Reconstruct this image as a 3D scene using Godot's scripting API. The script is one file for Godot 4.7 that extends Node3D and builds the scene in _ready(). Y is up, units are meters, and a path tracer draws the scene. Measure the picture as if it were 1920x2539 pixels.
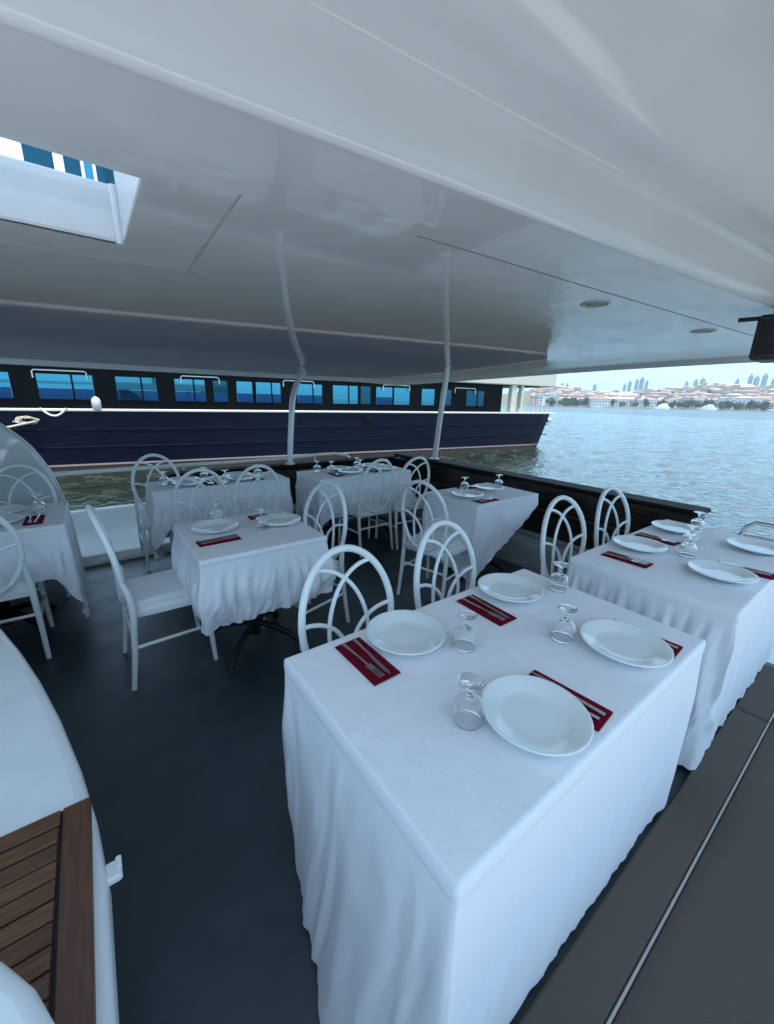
extends Node3D
# World axes follow the yacht: +x aft, +y up, -z port. Deck floor is y = 0, the sea y = SEA.
const SEA := -1.0
var M := {}
var taken := {}
var rng := RandomNumberGenerator.new()

# ---------------------------------------------------------------- mesh builder
class MB:
	var v := PackedVector3Array()
	var g := PackedInt32Array()
	func tri(a: Vector3, b: Vector3, c: Vector3, s := -1) -> void:
		v.append(a); v.append(b); v.append(c); g.append(s)
	func quad(a: Vector3, b: Vector3, c: Vector3, d: Vector3, s := -1) -> void:
		tri(a, b, c, s); tri(a, c, d, s)
	func grid(rows: Array, wrap := false, s := 0) -> void:
		for i in rows.size() - 1:
			var r0: PackedVector3Array = rows[i]
			var r1: PackedVector3Array = rows[i + 1]
			var n := r0.size()
			for j in (n if wrap else n - 1):
				var k := (j + 1) % n
				var a := r0[j]; var b := r0[k]; var c := r1[k]; var d := r1[j]
				if not a.is_equal_approx(b): tri(a, b, c, s)
				if not c.is_equal_approx(d): tri(a, c, d, s)
	func fan(c: Vector3, ring: PackedVector3Array, s := -1) -> void:
		for i in ring.size(): tri(c, ring[i], ring[(i + 1) % ring.size()], s)
	func box(c: Vector3, size: Vector3, bev := 0.0, turn := Basis.IDENTITY) -> void:
		var h := size / 2.0
		if bev <= 0.0:
			var q := []
			for i in 8: q.append(c + turn * Vector3(h.x * (1 if i & 1 else -1), h.y * (1 if i & 2 else -1), h.z * (1 if i & 4 else -1)))
			quad(q[0], q[1], q[3], q[2]); quad(q[5], q[4], q[6], q[7]); quad(q[4], q[0], q[2], q[6])
			quad(q[1], q[5], q[7], q[3]); quad(q[2], q[3], q[7], q[6]); quad(q[4], q[5], q[1], q[0])
			return
		var sub := MB.new()
		var p := {}
		for i in 8:
			var s := Vector3(1 if i & 1 else -1, 1 if i & 2 else -1, 1 if i & 4 else -1)
			for ax in 3:
				var w := Vector3.ZERO
				for k in 3: w[k] = s[k] * (h[k] - (0.0 if k == ax else bev))
				p[[i, ax]] = c + turn * w
		for ax in 3:
			var o := [1, 2, 4]
			var m: int = o[ax]; var a: int = o[(ax + 1) % 3]; var b: int = o[(ax + 2) % 3]
			for sd in 2:
				var z: int = m * sd
				var lst := [p[[z, ax]], p[[z | a, ax]], p[[z | a | b, ax]], p[[z | b, ax]]]
				if sd == 1: sub.quad(lst[3], lst[2], lst[1], lst[0])
				else: sub.quad(lst[0], lst[1], lst[2], lst[3])
			var a2 := (ax + 1) % 3; var b2 := (ax + 2) % 3
			for e in 4:
				var i0: int = (a if e & 1 else 0) | (b if e & 2 else 0)
				var f := (e == 0 or e == 3)
				var q0: Vector3 = p[[i0, a2]]; var q1: Vector3 = p[[i0 | m, a2]]; var q2: Vector3 = p[[i0 | m, b2]]; var q3: Vector3 = p[[i0, b2]]
				if f: sub.quad(q3, q2, q1, q0)
				else: sub.quad(q0, q1, q2, q3)
		for i in 8:
			var par := (1 if i & 1 else 0) + (1 if i & 2 else 0) + (1 if i & 4 else 0)
			if par % 2 == 0: sub.tri(p[[i, 2]], p[[i, 1]], p[[i, 0]])
			else: sub.tri(p[[i, 0]], p[[i, 1]], p[[i, 2]])
		v.append_array(sub.v); g.append_array(sub.g)
	func tube(pts: Array, rad, sides := 8, closed := false, flat := 1.0) -> void:
		var n := pts.size()
		var rows := []
		var up := Vector3.UP
		for i in n:
			var a: Vector3 = pts[(i - 1 + n) % n] if closed else pts[max(i - 1, 0)]
			var b: Vector3 = pts[(i + 1) % n] if closed else pts[min(i + 1, n - 1)]
			var t := (b - a).normalized()
			if i == 0:
				up = Vector3.UP if absf(t.y) < 0.9 else Vector3.RIGHT
			var side := t.cross(up).normalized()
			up = side.cross(t).normalized()
			var r: float = rad[i] if rad is Array else rad
			var row := PackedVector3Array()
			for j in sides:
				var an := TAU * j / sides
				row.append(pts[i] + side * cos(an) * r + up * sin(an) * r * flat)
			rows.append(row)
		if closed:
			# close along the least twisted match
			var best := 0; var bd := 1e9
			for o in sides:
				var dd := (rows[0][o] as Vector3).distance_to(rows[n - 1][0])
				if dd < bd: bd = dd; best = o
			var last := PackedVector3Array()
			for j in sides: last.append(rows[0][(j + best) % sides])
			rows.append(last)
			grid(rows, true)
		else:
			grid(rows, true)
			var r0: PackedVector3Array = rows[0].duplicate(); r0.reverse()
			fan(pts[0], r0); fan(pts[n - 1], rows[n - 1])
	func lathe(prof: Array, sides := 32, at := Vector3.ZERO) -> void:
		var rows := []
		for q in prof:
			var row := PackedVector3Array()
			for j in sides:
				var an := TAU * j / sides
				row.append(at + Vector3(cos(an) * q.x, q.y, sin(an) * q.x))
			rows.append(row)
		grid(rows, true)
	func prism(outline: Array, y0: float, y1: float, bev := 0.0, at := Vector3.ZERO) -> void:
		# outline: Vector2(x, z)
		var n := outline.size()
		var ar := 0.0
		for i in n: ar += (outline[i] as Vector2).cross(outline[(i + 1) % n])
		var sg := 1.0 if ar > 0 else -1.0
		var rows := []
		var steps := [[y0, 0.0], [y1 - bev, 0.0]]
		if bev > 0.0: steps.append_array([[y1 - bev * 0.62, bev * 0.08], [y1 - bev * 0.29, bev * 0.29], [y1 - bev * 0.08, bev * 0.62], [y1, bev]])
		for st in steps:
			var row := PackedVector3Array()
			for i in n:
				var a: Vector2 = outline[(i - 1 + n) % n]; var b: Vector2 = outline[i]; var c: Vector2 = outline[(i + 1) % n]
				var t: Vector2 = ((b - a).normalized() + (c - b).normalized()).normalized()
				var nn := Vector2(t.y, -t.x) * sg
				var q: Vector2 = b - nn * st[1] * 1.2
				row.append(at + Vector3(q.x, st[0], q.y))
			rows.append(row)
		grid(rows, true, 0 if bev > 0.0 else -1)
		for k in [0, rows.size() - 1]:
			var pl := PackedVector2Array()
			for q in rows[k]: pl.append(Vector2(q.x, q.z))
			var ix := Geometry2D.triangulate_polygon(pl)
			for i in range(0, ix.size(), 3):
				if k == 0: tri(rows[k][ix[i]], rows[k][ix[i + 1]], rows[k][ix[i + 2]])
				else: tri(rows[k][ix[i + 2]], rows[k][ix[i + 1]], rows[k][ix[i]])
	func mesh(closed := true) -> ArrayMesh:
		var flip := false
		if closed:
			var vol := 0.0
			var c0 := v[0]
			for i in range(0, v.size(), 3): vol += (v[i] - c0).dot((v[i + 1] - c0).cross(v[i + 2] - c0))
			flip = vol > 0.0
		var st := SurfaceTool.new()
		st.begin(Mesh.PRIMITIVE_TRIANGLES)
		for i in g.size():
			st.set_smooth_group(g[i])
			st.add_vertex(v[i * 3])
			st.add_vertex(v[i * 3 + (2 if flip else 1)])
			st.add_vertex(v[i * 3 + (1 if flip else 2)])
		st.generate_normals()
		return st.commit()

# ---------------------------------------------------------------- scene helpers
func numbered(n: String) -> String:
	var k: int = taken.get(n, 0)
	taken[n] = k + 1
	return n if k == 0 else "%s_%03d" % [n, k]
func kind_of(o: Node) -> String:
	var n := String(o.name)
	return n.left(n.length() - 4) if n.length() > 4 and n[n.length() - 4] == "_" and n.right(3).is_valid_int() else n
func metas(o: Node, label: String, cat: String, group := "") -> void:
	o.set_meta("label", label); o.set_meta("category", cat)
	if group != "": o.set_meta("group", group)
func thing(called: String, label: String, cat: String, at := Vector3.ZERO, yaw := 0.0, group := "") -> Node3D:
	var o := Node3D.new(); o.name = numbered(called); add_child(o)
	o.position = at; o.rotation.y = deg_to_rad(yaw); metas(o, label, cat, group)
	return o
func part(parent: Node, called: String, mesh: Mesh, mat: Material, at := Vector3.ZERO) -> MeshInstance3D:
	var o := MeshInstance3D.new(); o.name = called; o.mesh = mesh; o.material_override = mat; o.position = at
	parent.add_child(o, true)
	return o
func single(called: String, mesh: Mesh, mat: Material, label: String, cat: String, at := Vector3.ZERO, yaw := 0.0, group := "") -> MeshInstance3D:
	var o := MeshInstance3D.new(); o.name = numbered(called); o.mesh = mesh; o.material_override = mat; o.position = at; o.rotation.y = deg_to_rad(yaw)
	add_child(o); metas(o, label, cat, group)
	return o
func struct(called: String, mesh: Mesh, mat: Material) -> MeshInstance3D:
	var o := MeshInstance3D.new(); o.name = numbered(called); o.mesh = mesh; o.material_override = mat
	add_child(o); o.set_meta("kind", "structure")
	return o
func copy(o: Node3D, at: Vector3, yaw: float, label: String, group: String) -> Node3D:
	var c: Node3D = o.duplicate(); c.name = numbered(kind_of(o)); add_child(c)
	c.position = at; c.rotation.y = deg_to_rad(yaw); c.set_meta("label", label); c.set_meta("group", group)
	return c
func bx(c: Vector3, s: Vector3, bev := 0.0) -> ArrayMesh:
	var m := MB.new(); m.box(c, s, bev); return m.mesh()
func tb(pts: Array, r, sides := 8, closed := false) -> ArrayMesh:
	var m := MB.new(); m.tube(pts, r, sides, closed); return m.mesh()

# ---------------------------------------------------------------- materials
func lin(r: float, g: float, b: float) -> Color: return Color(r, g, b).linear_to_srgb()
func mat(key: String, c: Color, rough := 0.6, metal := 0.0) -> StandardMaterial3D:
	var m := StandardMaterial3D.new(); m.albedo_color = c; m.roughness = rough; m.metallic = metal
	M[key] = m
	return m
func noise_img(seed_: int, freq: float, size: int, oct := 4, kind := FastNoiseLite.TYPE_SIMPLEX) -> Image:
	var n := FastNoiseLite.new(); n.seed = seed_; n.frequency = freq; n.noise_type = kind; n.fractal_octaves = oct
	return n.get_seamless_image(size, size)
func tint_tex(im: Image, a: Color, b: Color) -> ImageTexture:
	var w := im.get_width(); var o := Image.create(w, w, false, Image.FORMAT_RGB8)
	for y in w:
		for x in w: o.set_pixel(x, y, a.lerp(b, im.get_pixel(x, y).r))
	o.generate_mipmaps()
	return ImageTexture.create_from_image(o)
func norm_tex(im: Image, s: float) -> ImageTexture:
	var o: Image = im.duplicate(); o.convert(Image.FORMAT_RGBA8); o.bump_map_to_normal_map(s)
	return ImageTexture.create_from_image(o)
func tri_uv(m: StandardMaterial3D, s: Vector3) -> void:
	m.uv1_triplanar = true; m.uv1_world_triplanar = true; m.uv1_scale = s

func make_materials() -> void:
	var soft := noise_img(3, 0.012, 256, 4)
	var fine := noise_img(7, 0.11, 256, 3)
	var coarse := noise_img(11, 0.02, 512, 5)
	# white glossy gelcoat (ceiling, mouldings)
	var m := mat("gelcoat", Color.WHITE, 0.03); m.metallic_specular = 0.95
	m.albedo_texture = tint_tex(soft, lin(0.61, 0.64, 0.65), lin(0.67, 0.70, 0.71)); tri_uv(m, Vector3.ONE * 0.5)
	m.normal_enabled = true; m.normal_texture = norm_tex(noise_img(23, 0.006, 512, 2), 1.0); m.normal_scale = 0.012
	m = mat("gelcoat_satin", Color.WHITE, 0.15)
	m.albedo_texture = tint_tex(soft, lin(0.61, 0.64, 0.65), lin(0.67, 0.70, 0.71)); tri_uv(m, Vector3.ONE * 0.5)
	mat("gelcoat_white", lin(0.80, 0.81, 0.80), 0.12)
	m = mat("moulding", Color.WHITE, 0.2)
	m.albedo_texture = tint_tex(coarse, lin(0.74, 0.76, 0.78), lin(0.80, 0.82, 0.84)); tri_uv(m, Vector3.ONE * 0.7)
	mat("sealant_dark", lin(0.05, 0.06, 0.07), 0.6)
	mat("sealant_mid", lin(0.24, 0.26, 0.27), 0.5)
	mat("sealant_light", lin(0.42, 0.44, 0.45), 0.4)
	# deck
	m = mat("deck", Color.WHITE, 0.5)
	m.albedo_texture = tint_tex(coarse, lin(0.020, 0.034, 0.043), lin(0.036, 0.056, 0.068)); tri_uv(m, Vector3.ONE * 0.45)
	m.roughness = 1.0; m.roughness_texture = tint_tex(noise_img(31, 0.012, 512, 5), Color(0.36, 0.36, 0.36), Color(0.50, 0.50, 0.50)); m.metallic_specular = 0.6
	m = mat("step_grey", Color.WHITE, 0.5)
	m.albedo_texture = tint_tex(coarse, lin(0.25, 0.27, 0.28), lin(0.33, 0.35, 0.36)); tri_uv(m, Vector3.ONE * 0.8)
	m = mat("dark_wood", Color.WHITE, 0.22)
	m.albedo_texture = tint_tex(noise_img(41, 0.03, 256, 4), lin(0.012, 0.008, 0.006), lin(0.030, 0.019, 0.013)); tri_uv(m, Vector3(0.6, 5.0, 0.6))
	m = mat("dark_cap", Color.WHITE, 0.6); m.albedo_texture = M.dark_wood.albedo_texture; m.metallic_specular = 0.2; tri_uv(m, Vector3(0.6, 5.0, 0.6))
	mat("brown_trim", lin(0.07, 0.04, 0.025), 0.3)
	# linen
	m = mat("linen", Color.WHITE, 0.85)
	m.albedo_texture = tint_tex(fine, lin(0.82, 0.81, 0.85), lin(0.85, 0.84, 0.88)); tri_uv(m, Vector3.ONE * 3.0)
	m.normal_enabled = true; m.normal_texture = norm_tex(noise_img(57, 0.03, 256, 4), 4.0); m.normal_scale = 0.14
	m = mat("napkin", Color.WHITE, 0.85)
	m.albedo_texture = tint_tex(fine, lin(0.13, 0.002, 0.013), lin(0.20, 0.004, 0.022)); tri_uv(m, Vector3.ONE * 6.0); m.metallic_specular = 0.2
	m = mat("porcelain", lin(0.80, 0.83, 0.83), 0.12)
	m = mat("chair_white", lin(0.85, 0.86, 0.86), 0.25)
	mat("cushion_white", lin(0.78, 0.78, 0.80), 0.8)
	mat("iron", lin(0.012, 0.012, 0.013), 0.45, 0.3)
	mat("steel", lin(0.62, 0.62, 0.62), 0.18, 1.0)
	mat("pole_metal", lin(0.78, 0.78, 0.77), 0.28, 0.25)
	mat("cutlery", lin(0.55, 0.54, 0.53), 0.22, 1.0)
	mat("table_board", lin(0.25, 0.18, 0.12), 0.6)
	m = mat("glass", Color(1.0, 1.0, 1.0, 0.05), 0.0)
	m.refraction_enabled = true; m.refraction_scale = 0.05
	# taupe canvas of the deck pads
	m = mat("canvas", Color.WHITE, 0.9)
	m.albedo_texture = tint_tex(noise_img(61, 0.09, 512, 4), lin(0.050, 0.038, 0.031), lin(0.145, 0.115, 0.098)); tri_uv(m, Vector3(7, 7, 7))
	m.normal_enabled = true; m.normal_texture = norm_tex(noise_img(63, 0.16, 256, 3), 3.0); m.normal_scale = 0.45
	mat("piping", lin(0.40, 0.37, 0.33), 0.7)
	# teak
	for k in 3:
		m = mat("teak%d" % k, Color.WHITE, 0.5)
		var f: float = [0.85, 1.0, 1.2][k]
		m.albedo_texture = tint_tex(noise_img(70 + k, 0.02, 256, 5), lin(0.075 * f, 0.030 * f, 0.013 * f), lin(0.19 * f, 0.080 * f, 0.034 * f)); tri_uv(m, Vector3(1.2, 6.0, 14.0))
	m = mat("teak_frame", Color.WHITE, 0.45)
	m.albedo_texture = tint_tex(noise_img(77, 0.02, 256, 5), lin(0.070, 0.026, 0.012), lin(0.15, 0.056, 0.026)); tri_uv(m, Vector3(14.0, 6.0, 1.2))
	mat("caulk", lin(0.008, 0.008, 0.009), 0.7)
	mat("black_plastic", lin(0.02, 0.02, 0.021), 0.45)
	mat("lamp_lens", lin(0.30, 0.33, 0.35), 0.3)
	# water
	m = mat("water", lin(0.012, 0.020, 0.012), 0.04); m.metallic_specular = 1.0; m.clearcoat_roughness = 0.05
	m.normal_enabled = true; m.normal_texture = norm_tex(noise_img(91, 0.022, 1024, 5), 9.0); m.normal_scale = 0.55
	tri_uv(m, Vector3.ONE * 0.11)
	m = M.water.duplicate(); m.roughness = 0.22; m.clearcoat_roughness = 0.25; M["water_far"] = m
	# ship
	m = mat("navy", Color.WHITE, 0.3); m.metallic_specular = 0.25
	m.albedo_texture = tint_tex(coarse, lin(0.002, 0.003, 0.012), lin(0.008, 0.010, 0.026)); tri_uv(m, Vector3(0.06, 0.5, 0.06))
	mat("navy_rail", lin(0.006, 0.008, 0.020), 0.6); M.navy_rail.metallic_specular = 0.15
	m = mat("antifoul", Color.WHITE, 0.6)
	m.albedo_texture = tint_tex(coarse, lin(0.030, 0.010, 0.008), lin(0.085, 0.030, 0.022)); tri_uv(m, Vector3(0.3, 1.0, 0.3))
	mat("boot_stripe", lin(0.34, 0.27, 0.25), 0.6)
	mat("ship_white", lin(0.78, 0.76, 0.70), 0.4)
	mat("ship_black", lin(0.005, 0.005, 0.006), 0.4); M.ship_black.metallic_specular = 0.2
	mat("rail_white", lin(0.85, 0.80, 0.76), 0.25)
	mat("ship_cream", lin(0.68, 0.65, 0.54), 0.5)
	mat("teal_glass", lin(0.075, 0.32, 0.42), 0.03, 0.85)
	mat("blue_glass", lin(0.015, 0.07, 0.17), 0.05, 0.8)
	mat("teal_dark", lin(0.02, 0.10, 0.15), 0.06, 0.7)
	mat("rope", lin(0.50, 0.45, 0.36), 0.9)
	mat("fender_white", lin(0.62, 0.60, 0.60), 0.5)
	# far shore
	var cols := {"house_cream": [0.62, 0.52, 0.38], "house_white": [0.78, 0.76, 0.72], "house_pink": [0.62, 0.46, 0.40], "house_ochre": [0.58, 0.42, 0.22], "house_grey": [0.48, 0.48, 0.48]}
	for k in cols: mat(k, lin(cols[k][0], cols[k][1], cols[k][2]), 0.85)
	mat("roof_tile", lin(0.32, 0.22, 0.18), 0.85)
	mat("roof_pale", lin(0.45, 0.33, 0.27), 0.85)
	mat("window_dark", lin(0.06, 0.07, 0.08), 0.3)
	m = mat("leaf", Color.WHITE, 0.8)
	m.albedo_texture = tint_tex(fine, lin(0.025, 0.055, 0.02), lin(0.06, 0.11, 0.04)); tri_uv(m, Vector3.ONE * 0.2)
	m.backlight_enabled = true; m.backlight = lin(0.02, 0.04, 0.01)
	mat("bark", lin(0.06, 0.045, 0.03), 0.9)
	m = mat("hill", Color.WHITE, 0.95)
	m.albedo_texture = tint_tex(coarse, lin(0.07, 0.09, 0.05), lin(0.22, 0.19, 0.14)); tri_uv(m, Vector3.ONE * 0.01)
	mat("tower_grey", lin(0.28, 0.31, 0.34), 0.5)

# ---------------------------------------------------------------- _ready
func _ready() -> void:
	rng.seed = 4711
	setup_view()
	make_materials()
	build_water()
	build_yacht()
	build_ceiling()
	build_stairs()
	build_deck_pads()
	build_ship()
	build_shore()
	build_tables()
	build_chairs()
	build_settings()
	build_fittings()

func setup_view() -> void:
	var cam := Camera3D.new(); cam.name = "camera"
	var fw := Vector3(0.57727, -0.27262, -0.7697).normalized()
	var up := Vector3(0.14538, 0.96188, -0.23165).normalized()
	var rt := fw.cross(up).normalized()
	cam.transform = Transform3D(Basis(rt, rt.cross(fw), -fw), Vector3(0, 1.5, 0))
	cam.fov = rad_to_deg(2.0 * atan(1269.5 / 976.0)); cam.near = 0.02; cam.far = 6000.0
	add_child(cam); cam.current = true
	var sky_mat := ProceduralSkyMaterial.new()
	sky_mat.sky_top_color = Color(0.525, 0.645, 0.765); sky_mat.sky_horizon_color = Color(0.59, 0.765, 0.87); sky_mat.sky_curve = 0.18
	sky_mat.ground_horizon_color = Color(0.5, 0.58, 0.62); sky_mat.ground_bottom_color = Color(0.2, 0.25, 0.28)
	sky_mat.sky_energy_multiplier = 1.0
	var sky := Sky.new(); sky.sky_material = sky_mat
	var env := Environment.new()
	env.background_mode = Environment.BG_SKY; env.sky = sky
	env.tonemap_mode = Environment.TONE_MAPPER_LINEAR; env.tonemap_exposure = 3.1
	env.sdfgi_enabled = true; env.ssao_enabled = true; env.ssil_enabled = true
	env.fog_enabled = true; env.fog_density = 0.0003; env.fog_light_color = Color(0.75, 0.87, 0.95)
	var we := WorldEnvironment.new(); we.name = "world_environment"; we.environment = env; add_child(we)
	var sun := DirectionalLight3D.new(); sun.name = "sun"
	sun.light_energy = 0.75; sun.light_angular_distance = 0.5; sun.light_color = Color(1.0, 0.96, 0.90); sun.shadow_enabled = true
	add_child(sun)
	# high noon sun, a little to starboard: the roof keeps the deck in shade, the starboard side deck lies in the sun
	sun.look_at_from_position(Vector3(-0.3, 10.0, 1.8), Vector3.ZERO)

# ---------------------------------------------------------------- water
func build_water() -> void:
	var n1 := FastNoiseLite.new(); n1.seed = 5; n1.frequency = 0.22; n1.fractal_octaves = 2
	var n2 := FastNoiseLite.new(); n2.seed = 6; n2.frequency = 0.75; n2.fractal_octaves = 2
	var x0 := -32.0; var z0 := -112.0; var cell := 0.4; var nx := 410; var nz := 380
	var verts := PackedVector3Array(); var norms := PackedVector3Array(); var idx := PackedInt32Array()
	verts.resize(nx * nz); norms.resize(nx * nz)
	for j in nz:
		for i in nx:
			var x := x0 + i * cell; var z := z0 + j * cell
			var e: float = min(min(i, nx - 1 - i), min(j, nz - 1 - j)) / 20.0
			var k := clampf(e, 0.0, 1.0)
			var y := 0.075 * n1.get_noise_2d(x, z * 1.5) + 0.05 * n2.get_noise_2d(x * 0.8, z * 1.3)
			verts[j * nx + i] = Vector3(x, SEA + y * k, z)
	for j in nz:
		for i in nx:
			var a := verts[j * nx + max(i - 1, 0)]; var b := verts[j * nx + min(i + 1, nx - 1)]
			var c := verts[max(j - 1, 0) * nx + i]; var d := verts[min(j + 1, nz - 1) * nx + i]
			norms[j * nx + i] = (d - c).cross(b - a).normalized()
	for j in nz - 1:
		for i in nx - 1:
			var p := j * nx + i
			idx.append_array([p, p + 1, p + nx + 1, p, p + nx + 1, p + nx])
	var x1 := x0 + (nx - 1) * cell; var z1 := z0 + (nz - 1) * cell
	var arr := []; arr.resize(Mesh.ARRAY_MAX)
	arr[Mesh.ARRAY_VERTEX] = verts; arr[Mesh.ARRAY_NORMAL] = norms; arr[Mesh.ARRAY_INDEX] = idx
	var mesh := ArrayMesh.new(); mesh.add_surface_from_arrays(Mesh.PRIMITIVE_TRIANGLES, arr)
	struct("water", mesh, M.water)
	verts = PackedVector3Array(); norms = PackedVector3Array(); idx = PackedInt32Array()
	var far := 4500.0
	var base := 0
	for q in [[-far, -far, far, z0], [-far, z1, far, far], [-far, z0, x0, z1], [x1, z0, far, z1]]:
		verts.append_array([Vector3(q[0], SEA, q[1]), Vector3(q[2], SEA, q[1]), Vector3(q[2], SEA, q[3]), Vector3(q[0], SEA, q[3])])
		for k in 4: norms.append(Vector3.UP)
		idx.append_array([base, base + 1, base + 2, base, base + 2, base + 3]); base += 4
	arr = []; arr.resize(Mesh.ARRAY_MAX)
	arr[Mesh.ARRAY_VERTEX] = verts; arr[Mesh.ARRAY_NORMAL] = norms; arr[Mesh.ARRAY_INDEX] = idx
	mesh = ArrayMesh.new(); mesh.add_surface_from_arrays(Mesh.PRIMITIVE_TRIANGLES, arr)
	struct("open_water", mesh, M.water_far)

# ---------------------------------------------------------------- yacht: hull, deck, bulwarks
func build_yacht() -> void:
	# hull below deck level
	var mb := MB.new()
	mb.prism([Vector2(-9, -5.2), Vector2(-4, -5.6), Vector2(0.6, -5.62), Vector2(3.2, -5.3), Vector2(3.95, -4.4), Vector2(4.05, -2.0), Vector2(3.95, 0.4), Vector2(3.2, 1.4), Vector2(-9, 1.6)], -1.4, -0.012, 0.0)
	struct("hull", mb.mesh(), M.moulding)
	struct("deck_floor", bx(Vector3(0.7, -0.004, -1.35), Vector3(4.9, 0.012, 5.74)), M.deck)
	# white side deck on the port side, one shallow step up, with a raised lip along the outer edge
	mb = MB.new()
	var srow := []
	for q in [[-4.22, 0.0], [-4.22, 0.065], [-4.235, 0.082], [-4.26, 0.088], [-5.30, 0.215], [-5.33, 0.25], [-5.42, 0.255], [-5.45, 0.22], [-5.45, -0.2]]:
		var row := PackedVector3Array()
		for i in 9: row.append(Vector3(lerpf(-2.6, 0.62, i / 8.0), q[1], q[0]))
		srow.append(row)
	mb.grid(srow)
	struct("side_deck", mb.mesh(false), M.gelcoat_white)
	# grey step running round the foot of the bulwarks
	mb = MB.new()
	mb.prism([Vector2(0.98, -4.42), Vector2(0.98, -4.14), Vector2(2.9, -4.14), Vector2(3.12, -3.9), Vector2(3.12, -0.9), Vector2(3.44, -0.9), Vector2(3.44, -4.42)], 0.0, 0.26, 0.012)
	var s := thing("deck_step", "grey moulded step along the foot of the dark bulwark", "step")
	part(s, "step", mb.mesh(), M.step_grey)
	part(s, "tread_joint", bx(Vector3(3.30, 0.262, -2.3), Vector3(0.012, 0.006, 2.8)), M.sealant_dark)
	# dark varnished bulwarks
	var t := thing("transom_bulwark", "long dark varnished bulwark across the stern", "bulwark", Vector3(3.55, 0, -2.66))
	part(t, "panel", bx(Vector3(0, 0.36, 0), Vector3(0.20, 0.72, 3.62), 0.01), M.dark_wood)
	part(t, "cap_rail", bx(Vector3(0.03, 0.752, 0), Vector3(0.24, 0.04, 3.66), 0.018), M.dark_cap)
	part(t, "trim", bx(Vector3(-0.107, 0.50, 0), Vector3(0.014, 0.012, 3.5), 0.003), M.brown_trim)
	for i in 4: part(t, "panel_joint", bx(Vector3(-0.1005, 0.36, -1.2 + i * 0.8), Vector3(0.005, 0.66, 0.008)), M.caulk)
	var w := thing("port_bulwark", "dark varnished bulwark behind the two far tables", "bulwark", Vector3(2.05, 0, -4.55))
	part(w, "panel", bx(Vector3(0, 0.34, 0), Vector3(2.9, 0.68, 0.18), 0.01), M.dark_wood)
	part(w, "cap_rail", bx(Vector3(0.02, 0.705, -0.03), Vector3(2.98, 0.05, 0.24), 0.018), M.dark_cap)
	part(w, "trim", bx(Vector3(0, 0.47, 0.097), Vector3(2.8, 0.012, 0.014), 0.003), M.brown_trim)
	# cabin bulkhead on the port side; the starboard side lies open forward along the side deck
	var cb := thing("cabin_bulkhead", "white cabin bulkhead with a dark glass door", "wall", Vector3(-1.75, 0, -1.3))
	part(cb, "wall", bx(Vector3(0, 1.0, -2.0), Vector3(0.12, 2.0, 1.7)), M.gelcoat_satin)
	part(cb, "door", bx(Vector3(0.0, 1.0, -0.7), Vector3(0.05, 2.0, 0.9), 0.01), M.teal_dark)
	var sc := thing("starboard_coaming", "low white coaming along the starboard side deck", "coaming", Vector3(0.8, 0, 1.08))
	part(sc, "wall", bx(Vector3(0, 0.15, 0), Vector3(5.3, 0.30, 0.9), 0.03), M.moulding)
	# swept wing panel on the port side, glossy white
	var prof := [Vector2(-1.68, 1.93), Vector2(-1.15, 1.72), Vector2(-0.80, 1.48), Vector2(-0.62, 1.325), Vector2(-0.51, 1.21), Vector2(-0.45, 1.14), Vector2(-0.405, 1.075), Vector2(-0.36, 0.98), Vector2(-0.32, 0.88), Vector2(-0.29, 0.76), Vector2(-0.265, 0.62), Vector2(-0.25, 0.45), Vector2(-0.245, 0.2), Vector2(-0.245, 0.124), Vector2(-1.68, 0.124)]
	mb = MB.new()
	mb.prism(prof, -0.05, 0.03, 0.014)
	var wing := thing("wing_panel", "glossy white swept side panel behind the table at the side deck", "panel", Vector3(0, 0, -4.28))
	var wp := part(wing, "panel", mb.mesh(), M.gelcoat)
	wp.rotation.x = -PI / 2; wp.scale = Vector3(1, 1, 1)
	wp.basis = Basis(Vector3(1, 0, 0), Vector3(0, 0, 1), Vector3(0, 1, 0))
	var rim := []
	for i in 13: rim.append(Vector3(prof[i].x + 0.004, prof[i].y + 0.004, -0.01))
	part(wing, "edge_trim", tb(rim, 0.010, 6), M.moulding)

# ---------------------------------------------------------------- ceiling
func aft_rim(b: float) -> float: return 4.75 - 0.5 * pow(b, 5.0)
func port_rim(a: float) -> float: return -6.0 + 0.5 * pow(a, 6.0) + 0.15 * sin(a * PI)
func fascia_z(x: float) -> float: return -0.845 + 0.10 * clampf(x, -0.5, 5.0)
func ceil_h(a: float, b: float) -> float:
	var e := clampf((a - 0.86) / 0.14, 0.0, 1.0)
	return 1.965 - 0.15 * pow(b, 2.1) - 0.035 * e * e
func ceil_p(a: float, b: float) -> Vector3:
	var x := lerpf(-1.7, aft_rim(b), a)
	return Vector3(x, ceil_h(a, b), lerpf(fascia_z(x), port_rim(a), b))
func ceil_at(x: float, z: float) -> float:
	var b := 0.3; var a := 0.5
	for k in 6:
		a = (x + 1.7) / (aft_rim(b) + 1.7)
		b = clampf((z - fascia_z(x)) / (port_rim(clampf(a, 0, 1)) - fascia_z(x)), 0, 1)
	return ceil_h(clampf(a, 0, 1), b)

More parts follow.
